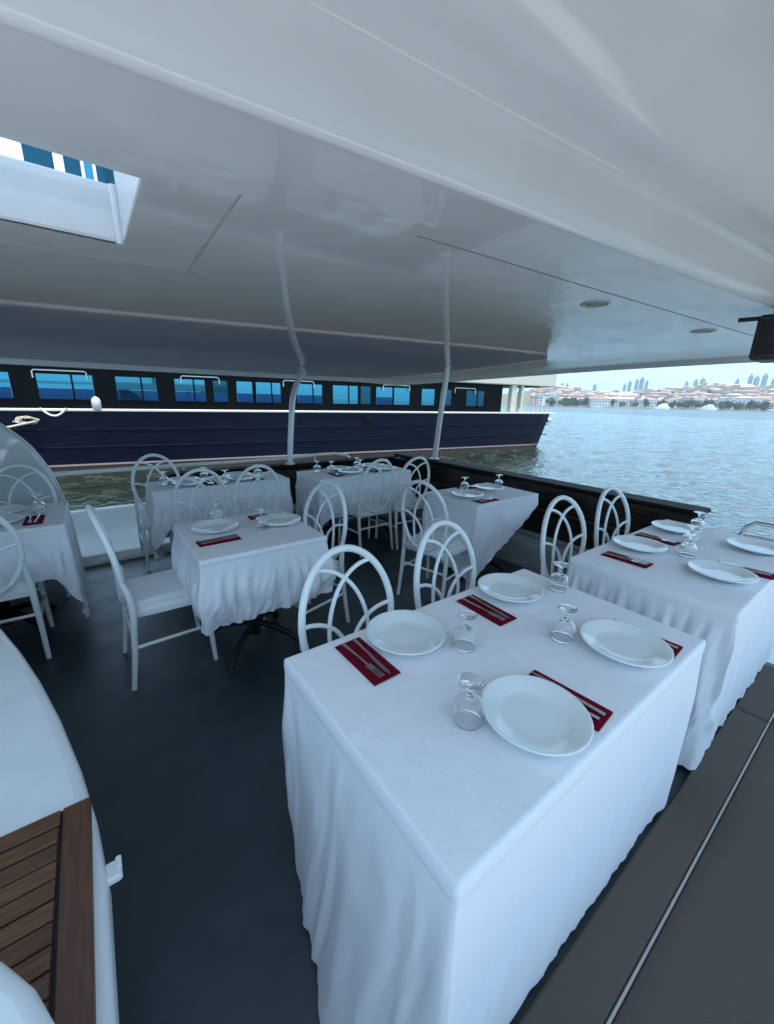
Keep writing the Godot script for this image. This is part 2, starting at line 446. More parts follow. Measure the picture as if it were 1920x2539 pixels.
func build_ceiling() -> void:
	var hx0 := -1.25; var hx1 := 0.175; var hz0 := -1.68; var hz1 := -1.175
	# aft and port panels, warped to the swept rim; grid lines pass exactly along the hatch
	var aw := func(x: float, b: float) -> float: return (x + 1.7) / (aft_rim(b) + 1.7)
	var mb := MB.new()
	var na := 66; var nb := 44
	var rows := []
	for j in nb + 1:
		var row := PackedVector3Array()
		for i in na + 1: row.append(ceil_p(float(i) / na, float(j) / nb))
		rows.append(row)
	# snap the nearest grid lines on to the hatch rectangle
	var ci0 := -1; var ci1 := -1; var cj0 := -1; var cj1 := -1
	for i in na + 1:
		if rows[4][i].x < hx0 + 0.06: ci0 = i
		if rows[4][i].x < hx1 + 0.05: ci1 = i
	for j in nb + 1:
		if rows[j][8].z > hz1 - 0.07: cj0 = j
		if rows[j][8].z > hz0 - 0.07: cj1 = j
	for j in range(cj0, cj1 + 1):
		for i in range(ci0, ci1 + 1):
			var p: Vector3 = rows[j][i]
			var r: PackedVector3Array = rows[j]
			var fx := float(i - ci0) / (ci1 - ci0); var fz := float(j - cj0) / (cj1 - cj0)
			p.x = lerpf(hx0, hx1, fx); p.z = lerpf(hz1, hz0, fz)
			r[i] = p
			rows[j] = r
	for j in nb:
		for i in na:
			if i >= ci0 and i < ci1 and j >= cj0 and j < cj1: continue
			mb.quad(rows[j][i], rows[j][i + 1], rows[j + 1][i + 1], rows[j + 1][i], 0)
	# rim: rolled lip and outer face
	var rimpts := []
	for i in na + 1: rimpts.append(rows[nb][i])
	for j in nb: rimpts.append(rows[nb - 1 - j][na])
	var lip := []
	var cen := Vector3(1.0, 0, -2.5)
	for prof in [[0.0, 0.0], [0.012, -0.022], [0.05, -0.035], [0.09, -0.02], [0.11, 0.03], [0.12, 0.34]]:
		var row := PackedVector3Array()
		for i in rimpts.size():
			var a: Vector3 = rimpts[max(i - 1, 0)]; var b: Vector3 = rimpts[min(i + 1, rimpts.size() - 1)]
			var t := (b - a); t.y = 0; t = t.normalized()
			var n := Vector3(t.z, 0, -t.x)
			if n.dot(rimpts[i] - cen) < 0: n = -n
			row.append(rimpts[i] + n * prof[0] + Vector3(0, prof[1], 0))
		lip.append(row)
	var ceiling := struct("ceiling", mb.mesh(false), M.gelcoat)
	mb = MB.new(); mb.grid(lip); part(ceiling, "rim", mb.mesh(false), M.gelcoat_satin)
	# fascia up to the higher ceiling over the camera, then a band, a cove and the recess
	rows = []
	var prof2 := [[0.0, 0.0], [0.010, -0.008], [0.022, -0.004], [0.030, 0.008], [0.036, 0.04], [0.050, 0.10], [0.058, 0.142], [0.066, 0.150], [0.085, 0.153], [0.165, 0.155], [0.20, 0.165], [0.24, 0.195], [0.275, 0.235], [0.32, 0.262], [0.40, 0.272], [0.7, 0.275], [0.95, 0.255], [1.15, 0.20], [1.25, 0.13], [1.30, 0.06]]
	for q in prof2:
		var row := PackedVector3Array()
		for i in 41:
			var x := lerpf(-0.6, 4.62, i / 40.0)
			var swell := 0.04 * sin(clampf((x - 0.4) / 2.2, 0, 1) * PI) * clampf((q[0] - 0.16) / 0.1, 0, 1)
			row.append(Vector3(x, 1.965 + q[1] + swell - 0.02 * clampf((x - 3.9) / 0.8, 0, 1), fascia_z(x) + q[0] * (1.0 - 0.04 * x)))
		rows.append(row)
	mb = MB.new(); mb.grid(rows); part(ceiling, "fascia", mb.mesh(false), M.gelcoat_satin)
	# roof deck on top
	mb = MB.new()
	var out := []
	for p in rimpts: out.append(Vector2(p.x, p.z))
	out.append(Vector2(4.62, 0.6)); out.append(Vector2(-0.6, 0.6)); out.append(Vector2(-0.6, -0.95)); out.append(Vector2(-1.85, -0.95)); out.append(Vector2(-1.85, -2.2)); out.append(Vector2(-9.0, -2.2)); out.append(Vector2(-9.0, -6.9))
	var pl := PackedVector2Array(out)
	# split the slab at the hatch so that the opening stays open
	for band in [[-9.0, hx0, -8.0, -0.95, 2.05], [hx1, 6.0, -8.0, -0.95, 2.05], [hx0, hx1, -8.0, hz0, 2.05], [hx0, hx1, hz1, -0.95, 2.05], [-9.0, 6.0, -0.95, 2.0, 2.30]]:
		var rect := PackedVector2Array([Vector2(band[0], band[2]), Vector2(band[1], band[2]), Vector2(band[1], band[3]), Vector2(band[0], band[3])])
		for piece in Geometry2D.intersect_polygons(pl, rect):
			mb.prism(Array(piece), band[4], band[4] + 0.05, 0.0)
	mb.box(Vector3(2.0, 2.20, -0.93), Vector3(5.2, 0.21, 0.03))
	part(ceiling, "roof_deck", mb.mesh(), M.gelcoat_satin)
	part(ceiling, "outer_skirt", bx(Vector3(4.66, 2.16, -0.05), Vector3(0.06, 0.44, 1.2), 0.02), M.gelcoat_satin)
	# hatch coaming
	var hc := part(ceiling, "hatch_coaming", hatch_mesh(hx0, hx1, hz0, hz1), M.moulding)
	# sealant beads between the ceiling panels
	var joints := [[[Vector2(0.85, -1.02), Vector2(1.13, -1.0), Vector2(1.65, -0.97), Vector2(2.6, -0.905), Vector2(3.56, -0.84), Vector2(4.6, -0.77)], 0.0042, "sealant_mid"],
		[[Vector2(-1.6, -2.0), Vector2(-0.14, -1.90), Vector2(0.39, -1.83)], 0.006, "sealant_light"],
		[[Vector2(0.39, -1.83), Vector2(1.14, -2.36)], 0.005, "sealant_light"],
		[[Vector2(0.37, -1.10), Vector2(0.39, -1.83)], 0.004, "sealant_light"]]
	for jn in joints:
		mb = MB.new()
		var pts := []
		for k in jn[0].size() - 1:
			for q in 8:
				var w: Vector2 = jn[0][k].lerp(jn[0][k + 1], q / 8.0)
				pts.append(Vector3(w.x, ceil_at(w.x, w.y), w.y))
		var w2: Vector2 = jn[0][-1]
		pts.append(Vector3(w2.x, ceil_at(w2.x, w2.y), w2.y))
		mb.tube(pts, jn[1], 6, false, 0.4)
		part(ceiling, "panel_joint", mb.mesh(), M[jn[2]])
	# recessed ceiling lamps, switched off
	for i in 2:
		var at: Vector2 = [Vector2(2.02, -1.08), Vector2(3.19, -0.985)][i]
		var l := thing("ceiling_lamp", ["unlit round lamp in the ceiling, the one farther from the hanging speaker", "unlit round lamp in the ceiling, the one nearer the hanging speaker"][i], "lamp", Vector3(at.x, ceil_at(at.x, at.y), at.y), 0, "round ceiling lamps")
		mb = MB.new(); mb.lathe([Vector2(0.0, -0.002), Vector2(0.045, -0.002), Vector2(0.045, 0.004)], 24); part(l, "lens", mb.mesh(false), M.lamp_lens)
		mb = MB.new(); mb.lathe([Vector2(0.046, 0.002), Vector2(0.047, -0.004), Vector2(0.056, -0.007), Vector2(0.066, -0.003), Vector2(0.067, 0.004)], 32); part(l, "bezel", mb.mesh(false), M.sealant_light)

func hatch_mesh(hx0: float, hx1: float, hz0: float, hz1: float) -> ArrayMesh:
	var mb := MB.new()
	var top := 2.30; var bot := 1.969
	var hport := 2.125 # the port side is cut lower
	mb.box(Vector3((hx0 + hx1) / 2, (bot + hport) / 2, hz0 - 0.02), Vector3(hx1 - hx0 + 0.08, hport - bot, 0.04), 0.006)
	mb.box(Vector3((hx0 + hx1) / 2, (bot + top) / 2, hz1 + 0.02), Vector3(hx1 - hx0 + 0.08, top - bot, 0.04), 0.006)
	mb.box(Vector3(hx1 + 0.02, (bot + top) / 2 - 0.02, (hz0 + hz1) / 2), Vector3(0.04, top - bot - 0.04, hz1 - hz0 - 0.002), 0.006)
	mb.box(Vector3(hx0 - 0.02, (bot + top) / 2, (hz0 + hz1) / 2), Vector3(0.04, top - bot, hz1 - hz0 - 0.002), 0.006)
	# rounded fillet in the aft port corner
	mb.tube([Vector3(hx1 - 0.008, 1.96, hz0 + 0.008), Vector3(hx1 - 0.008, 2.12, hz0 + 0.008)], 0.012, 8)
	return mb.mesh()

# ---------------------------------------------------------------- stair moulding with teak
func build_stairs() -> void:
	var h := 0.6
	var out := [Vector2(-1.68, -3.0), Vector2(-1.2, -2.9), Vector2(-0.72, -2.62), Vector2(-0.52, -2.33), Vector2(-0.40, -2.03), Vector2(-0.32, -1.79), Vector2(-0.25, -1.55), Vector2(-0.19, -1.31), Vector2(-0.14, -1.07), Vector2(-0.113, -0.90), Vector2(-0.099, -0.75), Vector2(-0.098, -0.5), Vector2(-0.098, 0.3), Vector2(-1.68, 0.3)]
	var low := []
	for q in out: low.append(Vector2(maxf(q.x - 0.16, -1.68), q.y + (0.1 if q.y < -2.0 else 0.0)))
	var mb := MB.new(); mb.prism(low, 0.003, h - 0.05, 0.01); mb.prism(out, h - 0.055, h, 0.022)
	var t := thing("stair_base", "white moulded stair base with curved edge and teak tread", "stairs")
	var body := part(t, "moulding", mb.mesh(), M.moulding)
	# latch on the side
	mb = MB.new(); mb.box(Vector3(-0.090, 0.574, -0.770), Vector3(0.028, 0.018, 0.040), 0.004); mb.box(Vector3(-0.080, 0.584, -0.778), Vector3(0.010, 0.008, 0.024), 0.002)
	part(t, "latch", mb.mesh(), M.moulding)
	# teak tread: caulk bed, frame boards and planks
	var x1 := -0.120; var x0 := -1.0; var z0 := -0.945; var z1 := 0.1; var y := h + 0.001
	var tr := part(t, "tread", bx(Vector3((x0 + x1) / 2, y + 0.004, (z0 + z1) / 2), Vector3(x1 - x0, 0.010, z1 - z0)), M.caulk)
	part(tr, "frame_board", bx(Vector3(x1 - 0.024, y + 0.009, (z0 + z1) / 2), Vector3(0.048, 0.014, z1 - z0), 0.002), M.teak_frame)
	part(tr, "frame_board", bx(Vector3((x0 + x1) / 2 - 0.026, y + 0.009, z0 + 0.019), Vector3(x1 - x0 - 0.053, 0.014, 0.038), 0.002), M.teak1)
	var meshes := bx(Vector3((x0 + x1) / 2 - 0.027, y + 0.009, 0), Vector3(x1 - x0 - 0.056, 0.013, 0.0345), 0.0015)
	for i in 26: part(tr, "plank", meshes, M["teak%d" % [1, 0, 2, 1, 2, 0, 1][i % 7]], Vector3(0, -0.0007 * ((i * 5) % 3), z0 + 0.061 + i * 0.0385))
	# next riser, white with rounded nose
	mb = MB.new()
	mb.prism([Vector2(-1.0, -0.665), Vector2(-0.40, -0.665), Vector2(-0.30, -0.645), Vector2(-0.235, -0.60), Vector2(-0.19, -0.555), Vector2(-0.155, -0.50), Vector2(-0.130, -0.44), Vector2(-0.122, -0.36), Vector2(-0.122, 0.1), Vector2(-1.0, 0.1)], h + 0.018, 0.80, 0.016)
	part(t, "upper_step", mb.mesh(), M.moulding)

# ---------------------------------------------------------------- padded deck panels
func build_deck_pads() -> void:
	for k in 2:
		var x0: float = [0.10, 2.452][k]; var x1: float = [2.444, 3.05][k]
		var t := thing("deck_pad", ["large taupe canvas deck pad beside the table by the stairs", "smaller taupe canvas deck pad beside the table by the steel rail"][k], "deck pad", Vector3(x0, 0.002, -0.262), 0, "taupe deck pads")
		var w := x1 - x0
		for q in [[0.0, 0.127], [0.136, 0.80]]:
			var rows := []
			var nz := FastNoiseLite.new(); nz.seed = 8 + k; nz.frequency = 2.0
			var n := 12
			for j in n + 1:
				var z: float = lerpf(q[0], q[1], j / float(n))
				var ez: float = minf(z - q[0], q[1] - z)
				var row := PackedVector3Array()
				for i in 49:
					var x := w * i / 48.0
					if i == 1: x = 0.006
					if i == 47: x = w - 0.006
					var e: float = minf(minf(x, w - x), ez)
					row.append(Vector3(x, (0.024 if e < 0.0005 else 0.031) + 0.0012 * nz.get_noise_2d(x, z * 1.6), z))
				rows.append(row)
			# rounded borders: insert close-set rows at the edges
			var fine := [rows[0]]
			for edge in [0.006]:
				var row := PackedVector3Array()
				for i in 49: row.append(Vector3(rows[1][i].x, rows[1][i].y, q[0] + edge))
				fine.append(row)
			for j in range(1, n): fine.append(rows[j])
			var row2 := PackedVector3Array()
			for i in 49: row2.append(Vector3(rows[n - 1][i].x, rows[n - 1][i].y, q[1] - 0.006))
			fine.append(row2); fine.append(rows[n])
			var low0 := PackedVector3Array(); var low1 := PackedVector3Array()
			for i in 49:
				low0.append(Vector3(rows[0][i].x, 0.0, q[0])); low1.append(Vector3(rows[n][i].x, 0.0, q[1]))
			fine.push_front(low0); fine.append(low1)
			var mb := MB.new(); mb.grid(fine)
			part(t, "pad", mb.mesh(false), M.canvas)
		part(t, "edging", bx(Vector3(w / 2, 0.0165, 0.1315), Vector3(w - 0.004, 0.033, 0.0068), 0.002), M.piping)

# ---------------------------------------------------------------- tables and cloths
# name -> [x0, x1, z0, z1, hem heights at start/end of each side (far, right, near, left), pleat style per side]
var tables := {
	"t1": [0.37, 1.56, -0.99, -0.28, [[0.30, 0.34], [0.30, 0.02], [0.02, 0.02], [0.02, 0.02]], [[0.05, 0.006], [0.05, 0.005], [0.07, 0.003], [0.15, 0.009]], 0.12],
	"t2": [1.885, 3.13, -0.94, -0.265, [[0.34, 0.34], [0.3, 0.03], [0.03, 0.03], [0.03, 0.06]], [[0.06, 0.008], [0.06, 0.01], [0.07, 0.007], [0.056, 0.042]]],
	"t3": [0.325, 1.0, -2.60, -1.90, [[0.40, 0.40], [0.40, 0.40], [0.40, 0.37], [0.36, 0.40]], [[0.08, 0.01], [0.07, 0.012], [0.075, 0.017], [0.09, 0.015]]],
	"t4": [0.33, 1.50, -4.06, -3.60, [[0.2, 0.3], [0.3, 0.2], [0.42, 0.42], [0.12, 0.10]], [[0.07, 0.01], [0.07, 0.01], [0.055, 0.020], [0.11, 0.045]]],
	"t5": [1.72, 2.86, -3.92, -3.38, [[0.2, 0.2], [0.3, 0.3], [0.34, 0.34], [0.16, 0.12]], [[0.07, 0.01], [0.07, 0.01], [0.055, 0.020], [0.09, 0.03]]],
	"t6": [2.27, 3.06, -2.45, -1.89, [[0.5, 0.4], [0.55, 0.66], [0.62, 0.12], [0.12, 0.20]], [[0.07, 0.008], [0.07, 0.008], [0.09, 0.008], [0.12, 0.010]]],
	"t7": [-1.0, -0.20, -3.58, -2.93, [[0.2, 0.2], [0.2, 0.05], [0.42, 0.42], [0.2, 0.2]], [[0.07, 0.01], [0.08, 0.016], [0.09, 0.012], [0.07, 0.01]]],
}
var table_words := {"t1": "the table by the stairs", "t2": "the table by the steel rail", "t3": "the small table in the middle of the deck", "t4": "the long table by the side deck gap", "t5": "the long table in the dark bulwark's corner", "t6": "the small table against the stern bulwark", "t7": "the table in front of the swept white panel"}
const TOP := 0.75

func cloth_mesh(d: Array, seed_: int) -> ArrayMesh:
	var x0: float = d[0]; var x1: float = d[1]; var z0: float = d[2]; var z1: float = d[3]
	var cx := (x0 + x1) / 2; var cz := (z0 + z1) / 2
	var nz := FastNoiseLite.new(); nz.seed = seed_; nz.frequency = 1.0; nz.fractal_octaves = 1
	var corners := [Vector2(x0, z0), Vector2(x1, z0), Vector2(x1, z1), Vector2(x0, z1)]
	var nrm := [Vector2(0, -1), Vector2(1, 0), Vector2(0, 1), Vector2(-1, 0)]
	var pos := []; var out := []; var hem := []; var lam := []; var amp := []; var ss := []; var cor := []
	var s := 0.0
	for k in 4:
		var a: Vector2 = corners[k]; var b: Vector2 = corners[(k + 1) % 4]
		var ln := a.distance_to(b)
		var n := int(ln / 0.0095)
		var h0: float = d[4][k][0]; var h1: float = d[4][k][1]
		var hp: float = d[4][(k + 3) % 4][1]; var hn: float = d[4][(k + 1) % 4][0]
		for i in n:
			var f := float(i) / n
			pos.append(a.lerp(b, f)); ss.append(s + f * ln)
			var e: float = min(f, 1.0 - f) * ln
			var w := clampf(0.5 - 0.5 * e / 0.09, 0.0, 0.5)
			var hb := lerpf(h0, h1, f)
			hem.append(lerpf(hb, hp if f < 0.5 else hn, w)); lam.append(d[5][k][0]); amp.append(d[5][k][1])
			var pn: Vector2 = nrm[(k + 3) % 4] if f < 0.5 else nrm[(k + 1) % 4]
			out.append((nrm[k] as Vector2).lerp(pn, clampf(0.5 - 0.5 * e / 0.03, 0.0, 0.5)).normalized())
			cor.append(clampf(1.0 - e / 0.06, 0.0, 1.0))
		s += ln
	var n2 := pos.size()
	var rows := []
	var ins := [0.009, 0.003, 0.0005, -0.001]
	var ys := [0.0, -0.0008, -0.0035, -0.008]
	for q in 4:
		var row := PackedVector3Array()
		for i in n2:
			var p: Vector2 = pos[i] - (out[i] as Vector2) * ins[q] * (1.35 if cor[i] > 0.9 else 1.0)
			p = Vector2(clampf(p.x, x0 + maxf(ins[q], 0), x1 - maxf(ins[q], 0)), clampf(p.y, z0 + maxf(ins[q], 0), z1 - maxf(ins[q], 0))) if ins[q] > 0 else p
			row.append(Vector3(p.x, TOP + ys[q] + 0.0007 * nz.get_noise_2d(p.x * 14, p.y * 14), p.y))
		rows.append(row)
	var ts := [0.025, 0.052, 0.058, 0.066, 0.09, 0.12, 0.155, 0.19, 0.23, 0.275, 0.32, 0.37, 0.42, 0.475, 0.53, 0.585, 0.64, 0.70, 0.76, 0.82, 0.88, 0.94, 1.0]
	for t: float in ts:
		var row := PackedVector3Array()
		for i in n2:
			var full: float = TOP - 0.008 - hem[i]
			var drop := full * t
			var si: float = ss[i]
			var warp := 0.9 * nz.get_noise_2d(si * 3.0, 7.0 + t * 0.6)
			var ph: float = TAU * (si / lam[i]) + 5.0 * warp
			var st: float = smoothstep(0.03, 0.20, drop)
			var band: float = 0.0016 if t < 0.055 else 0.0
			var fold: float = (0.55 + 0.45 * sin(ph)) * (0.6 + 0.8 * absf(nz.get_noise_2d(si * 2.3, 31.0)))
			fold += 0.5 * sin(ph * 0.37 + 4.0 * nz.get_noise_2d(si * 1.3, 2.0 + t))
			fold += 0.22 * sin(ph * 2.3 + 6.0 * nz.get_noise_2d(si * 4.0, 11.0 + t * 2.0)) + 0.3 * nz.get_noise_2d(si * 7.0, 60.0 + t * 3.5)
			var sway: float = 0.012 * nz.get_noise_2d(si * 1.7, 50.0 + t * 1.2) * t
			var ear: float = pow(cor[i], 2.0) * 0.016 * smoothstep(0.02, 0.25, drop)
			var o: float = band + st * (amp[i] * (fold - 0.35) * (0.5 + 0.7 * t) + sway * 0.6 * clampf(amp[i] / 0.015, 0.0, 1.0)) + ear
			if d.size() > 6 and out[i].x < -0.5: o += d[6] * t * t * clampf((pos[i].y - z0) / (z1 - z0) * 1.6, 0.0, 1.0)
			var bub: float = 0.0
			if full < 0.42: bub = 0.03 * sin(t * PI * 0.95) * smoothstep(0.0, 0.2, drop); o += bub * (0.4 + 0.6 * absf(sin(ph * 0.5)))
			var y: float = TOP - 0.008 - drop + ((0.010 if hem[i] > 0.1 else 0.002) * nz.get_noise_2d(si * 5.0, 80.0) * t)
			var p: Vector2 = pos[i] + (out[i] as Vector2) * (0.001 + o)
			row.append(Vector3(p.x, maxf(y, 0.008), p.y))
		rows.append(row)
	var mb := MB.new(); mb.grid(rows.slice(0, 3), true, 1); mb.grid(rows.slice(2), true, 0)
	# centre of the top, laid in a fine grid with faint ironing waves
	var g := []
	for j in 73:
		var row := PackedVector3Array()
		for i in 121:
			var px := lerpf(x0 + 0.0085, x1 - 0.0085, i / 120.0); var pz := lerpf(z0 + 0.0085, z1 - 0.0085, j / 72.0)
			row.append(Vector3(px, TOP - 0.0001 + 0.0007 * nz.get_noise_2d(px * 14, pz * 14) + 0.0012 * (maxf(0.0, 1.0 - absf(px - cx) / 0.012) + maxf(0.0, 1.0 - absf(pz - cz) / 0.012)), pz))
		g.append(row)
	mb.grid(g, false, 1)
	for i in mb.v.size(): mb.v[i] -= Vector3(cx, 0, cz)
	return mb.mesh(false)

func build_tables() -> void:
	var k := 0
	for key in tables:
		var d: Array = tables[key]
		var c := Vector3((d[0] + d[1]) / 2, 0, (d[2] + d[3]) / 2)
		var w: float = d[1] - d[0]; var l: float = d[3] - d[2]
		var where: String = table_words[key]
		var t := thing("dining_table", "black iron pedestal under the cloth of " + where, "table", c, 0, "dining tables on the deck")
		part(t, "tabletop", bx(Vector3(0, TOP - 0.022, 0), Vector3(w - 0.03, 0.028, l - 0.03), 0.004), M.table_board)
		var posts := [-w * 0.27, w * 0.27] if w > 0.9 else [0.0]
		for px in posts:
			part(t, "column", tb([Vector3(px, 0.06, 0), Vector3(px, TOP - 0.04, 0)], 0.03, 12), M.iron)
			for a in (4 if posts.size() == 1 else 2):
				var an := PI / 2 + a * (PI / 2 if posts.size() == 1 else PI) + (PI / 4 if posts.size() == 1 else 0.0)
				var dv := Vector3(cos(an), 0, sin(an))
				var r := minf(l, w) * 0.5 - 0.03
				part(t, "foot", tb([Vector3(px, 0.14, 0) + dv * 0.02, Vector3(px, 0.125, 0) + dv * r * 0.4, Vector3(px, 0.085, 0) + dv * r * 0.75, Vector3(px, 0.035, 0) + dv * r * 0.95, Vector3(px, 0.012, 0) + dv * r], [0.022, 0.022, 0.02, 0.018, 0.022], 8), M.iron)
		single("tablecloth", cloth_mesh(d, 100 + k), M.linen, "white linen cloth over " + where, "tablecloth", c, 0, "white tablecloths")
		k += 1

# ---------------------------------------------------------------- chairs (forward = +x)
func build_chairs() -> void:
	var o := Node3D.new()
	var bc := Vector3(-0.198, 0.695, 0); var ax := 0.193; var bh := 0.262
	var lean := 0.13
	var on := func(y: float, z: float) -> Vector3:
		# point of the slightly curved, leaning back plane; y, z measured from the centre of the oval
		return bc + Vector3(-lean * y - 0.25 * y * y - 0.5 * (ax * ax - z * z) * 0.6, y, z)
	var pts := []
	for i in 48:
		var an := TAU * i / 48.0
		pts.append(on.call(bh * sin(an), ax * cos(an)))
	part(o, "back_ring", tb(pts, 0.0145, 8, true), M.chair_white)
	for sd in [-1.0, 1.0]:
		pts = []
		pts.append(on.call(-0.90 * bh, -0.40 * ax * sd))
		for i in 15:
			var th := PI / 2 * i / 14.0
			pts.append(on.call(-0.25 * bh + 1.02 * bh * sin(th), (-0.44 + 1.06 * (1.0 - cos(th))) * ax * sd))
		part(o, "lattice_bar", tb(pts, 0.0088, 7), M.chair_white)
		pts = []
		for i in 13:
			var th := PI / 2 * i / 12.0
			pts.append(on.call(0.06 * bh - 0.62 * bh * (1.0 - cos(th)), (-0.985 + 0.92 * sin(th)) * ax * sd))
		pts.append(on.call(-0.985 * bh, -0.065 * ax * sd))
		part(o, "lattice_bar", tb(pts, 0.0088, 7), M.chair_white)
	for sd in [-1.0, 1.0]:
		var j: Vector3 = on.call(-0.35 * bh, ax * 0.94 * sd)
		part(o, "rear_leg", tb([Vector3(-0.215, 0.0, 0.20 * sd), Vector3(-0.185, 0.2, 0.197 * sd), Vector3(-0.165, 0.40, 0.192 * sd), Vector3(-0.163, 0.47, 0.191 * sd), Vector3(-0.172, 0.54, 0.188 * sd), j], [0.013, 0.015, 0.0175, 0.0175, 0.016, 0.013], 8), M.chair_white)
		part(o, "front_leg", tb([Vector3(0.20, 0.0, 0.195 * sd), Vector3(0.19, 0.22, 0.192 * sd), Vector3(0.185, 0.435, 0.19 * sd)], [0.013, 0.0155, 0.019], 8), M.chair_white)
		part(o, "stretcher", tb([Vector3(-0.18, 0.235, 0.196 * sd), Vector3(0.188, 0.235, 0.192 * sd)], 0.0095, 7), M.chair_white)
	part(o, "stretcher", tb([Vector3(0.19, 0.285, -0.19), Vector3(0.19, 0.285, 0.19)], 0.0095, 7), M.chair_white)
	part(o, "stretcher", tb([Vector3(-0.178, 0.275, -0.195), Vector3(-0.178, 0.275, 0.195)], 0.0095, 7), M.chair_white)
	var mb := MB.new()
	mb.prism([Vector2(-0.18, -0.185), Vector2(0.19, -0.205), Vector2(0.207, -0.185), Vector2(0.207, 0.185), Vector2(0.19, 0.205), Vector2(-0.18, 0.185)], 0.395, 0.440, 0.010)
	part(o, "seat_frame", mb.mesh(), M.chair_white)
	mb = MB.new()
	mb.prism([Vector2(-0.165, -0.165), Vector2(-0.15, -0.175), Vector2(0.18, -0.19), Vector2(0.198, -0.172), Vector2(0.198, 0.172), Vector2(0.18, 0.19), Vector2(-0.15, 0.175), Vector2(-0.165, 0.165)], 0.4405, 0.478, 0.02)
	part(o, "seat_cushion", mb.mesh(), M.cushion_white)
	o.name = numbered("lattice_chair"); add_child(o)
	o.set_meta("category", "chair")
	var g := "white lattice-back chairs"
	var list := [
		[0.69, -0.955, -92.0, "white oval lattice chair at the table by the stairs, nearer the stairs"],
		[1.255, -0.985, -88.0, "white oval lattice chair at the table by the stairs, farther from the stairs"],
		[2.20, -0.965, -97.0, "white oval lattice chair at the table by the steel rail, farther from the rail"],
		[2.77, -0.935, -95.0, "white oval lattice chair at the table by the steel rail, nearer the rail"],
		[0.20, -2.385, 2.0, "white lattice chair seen side-on at the middle table, facing the stern"],
		[1.0, -2.24, 196.0, "white lattice chair at the middle table with its back to the stern"],
		[2.06, -2.09, 14.0, "white lattice chair facing the small table against the stern bulwark"],
		[2.17, -3.27, 92.0, "white lattice chair at the corner table, farther from the stern"],
		[2.61, -3.22, 88.0, "white lattice chair at the corner table, nearer the stern"],
		[0.63, -3.50, 90.0, "white lattice chair at the long table by the side deck gap, nearer the gap"],
		[1.07, -3.48, 91.0, "white lattice chair at the long table by the side deck gap, farther from the gap"],
		[0.44, -4.02, -90.0, "white lattice chair half hidden behind the long table by the side deck gap"],
		[-0.585, -2.975, 90.0, "white lattice chair on the stair side of the table by the swept panel"],
		[-0.50, -3.83, -92.0, "white lattice chair between its table and the swept white panel"],
	]
	for i in list.size():
		var q: Array = list[i]
		if i == 0:
			o.position = Vector3(q[0], 0.001, q[1]); o.rotation.y = deg_to_rad(q[2]); o.set_meta("label", q[3]); o.set_meta("group", g)
		else: copy(o, Vector3(q[0], 0.001, q[1]), q[2], q[3], g)

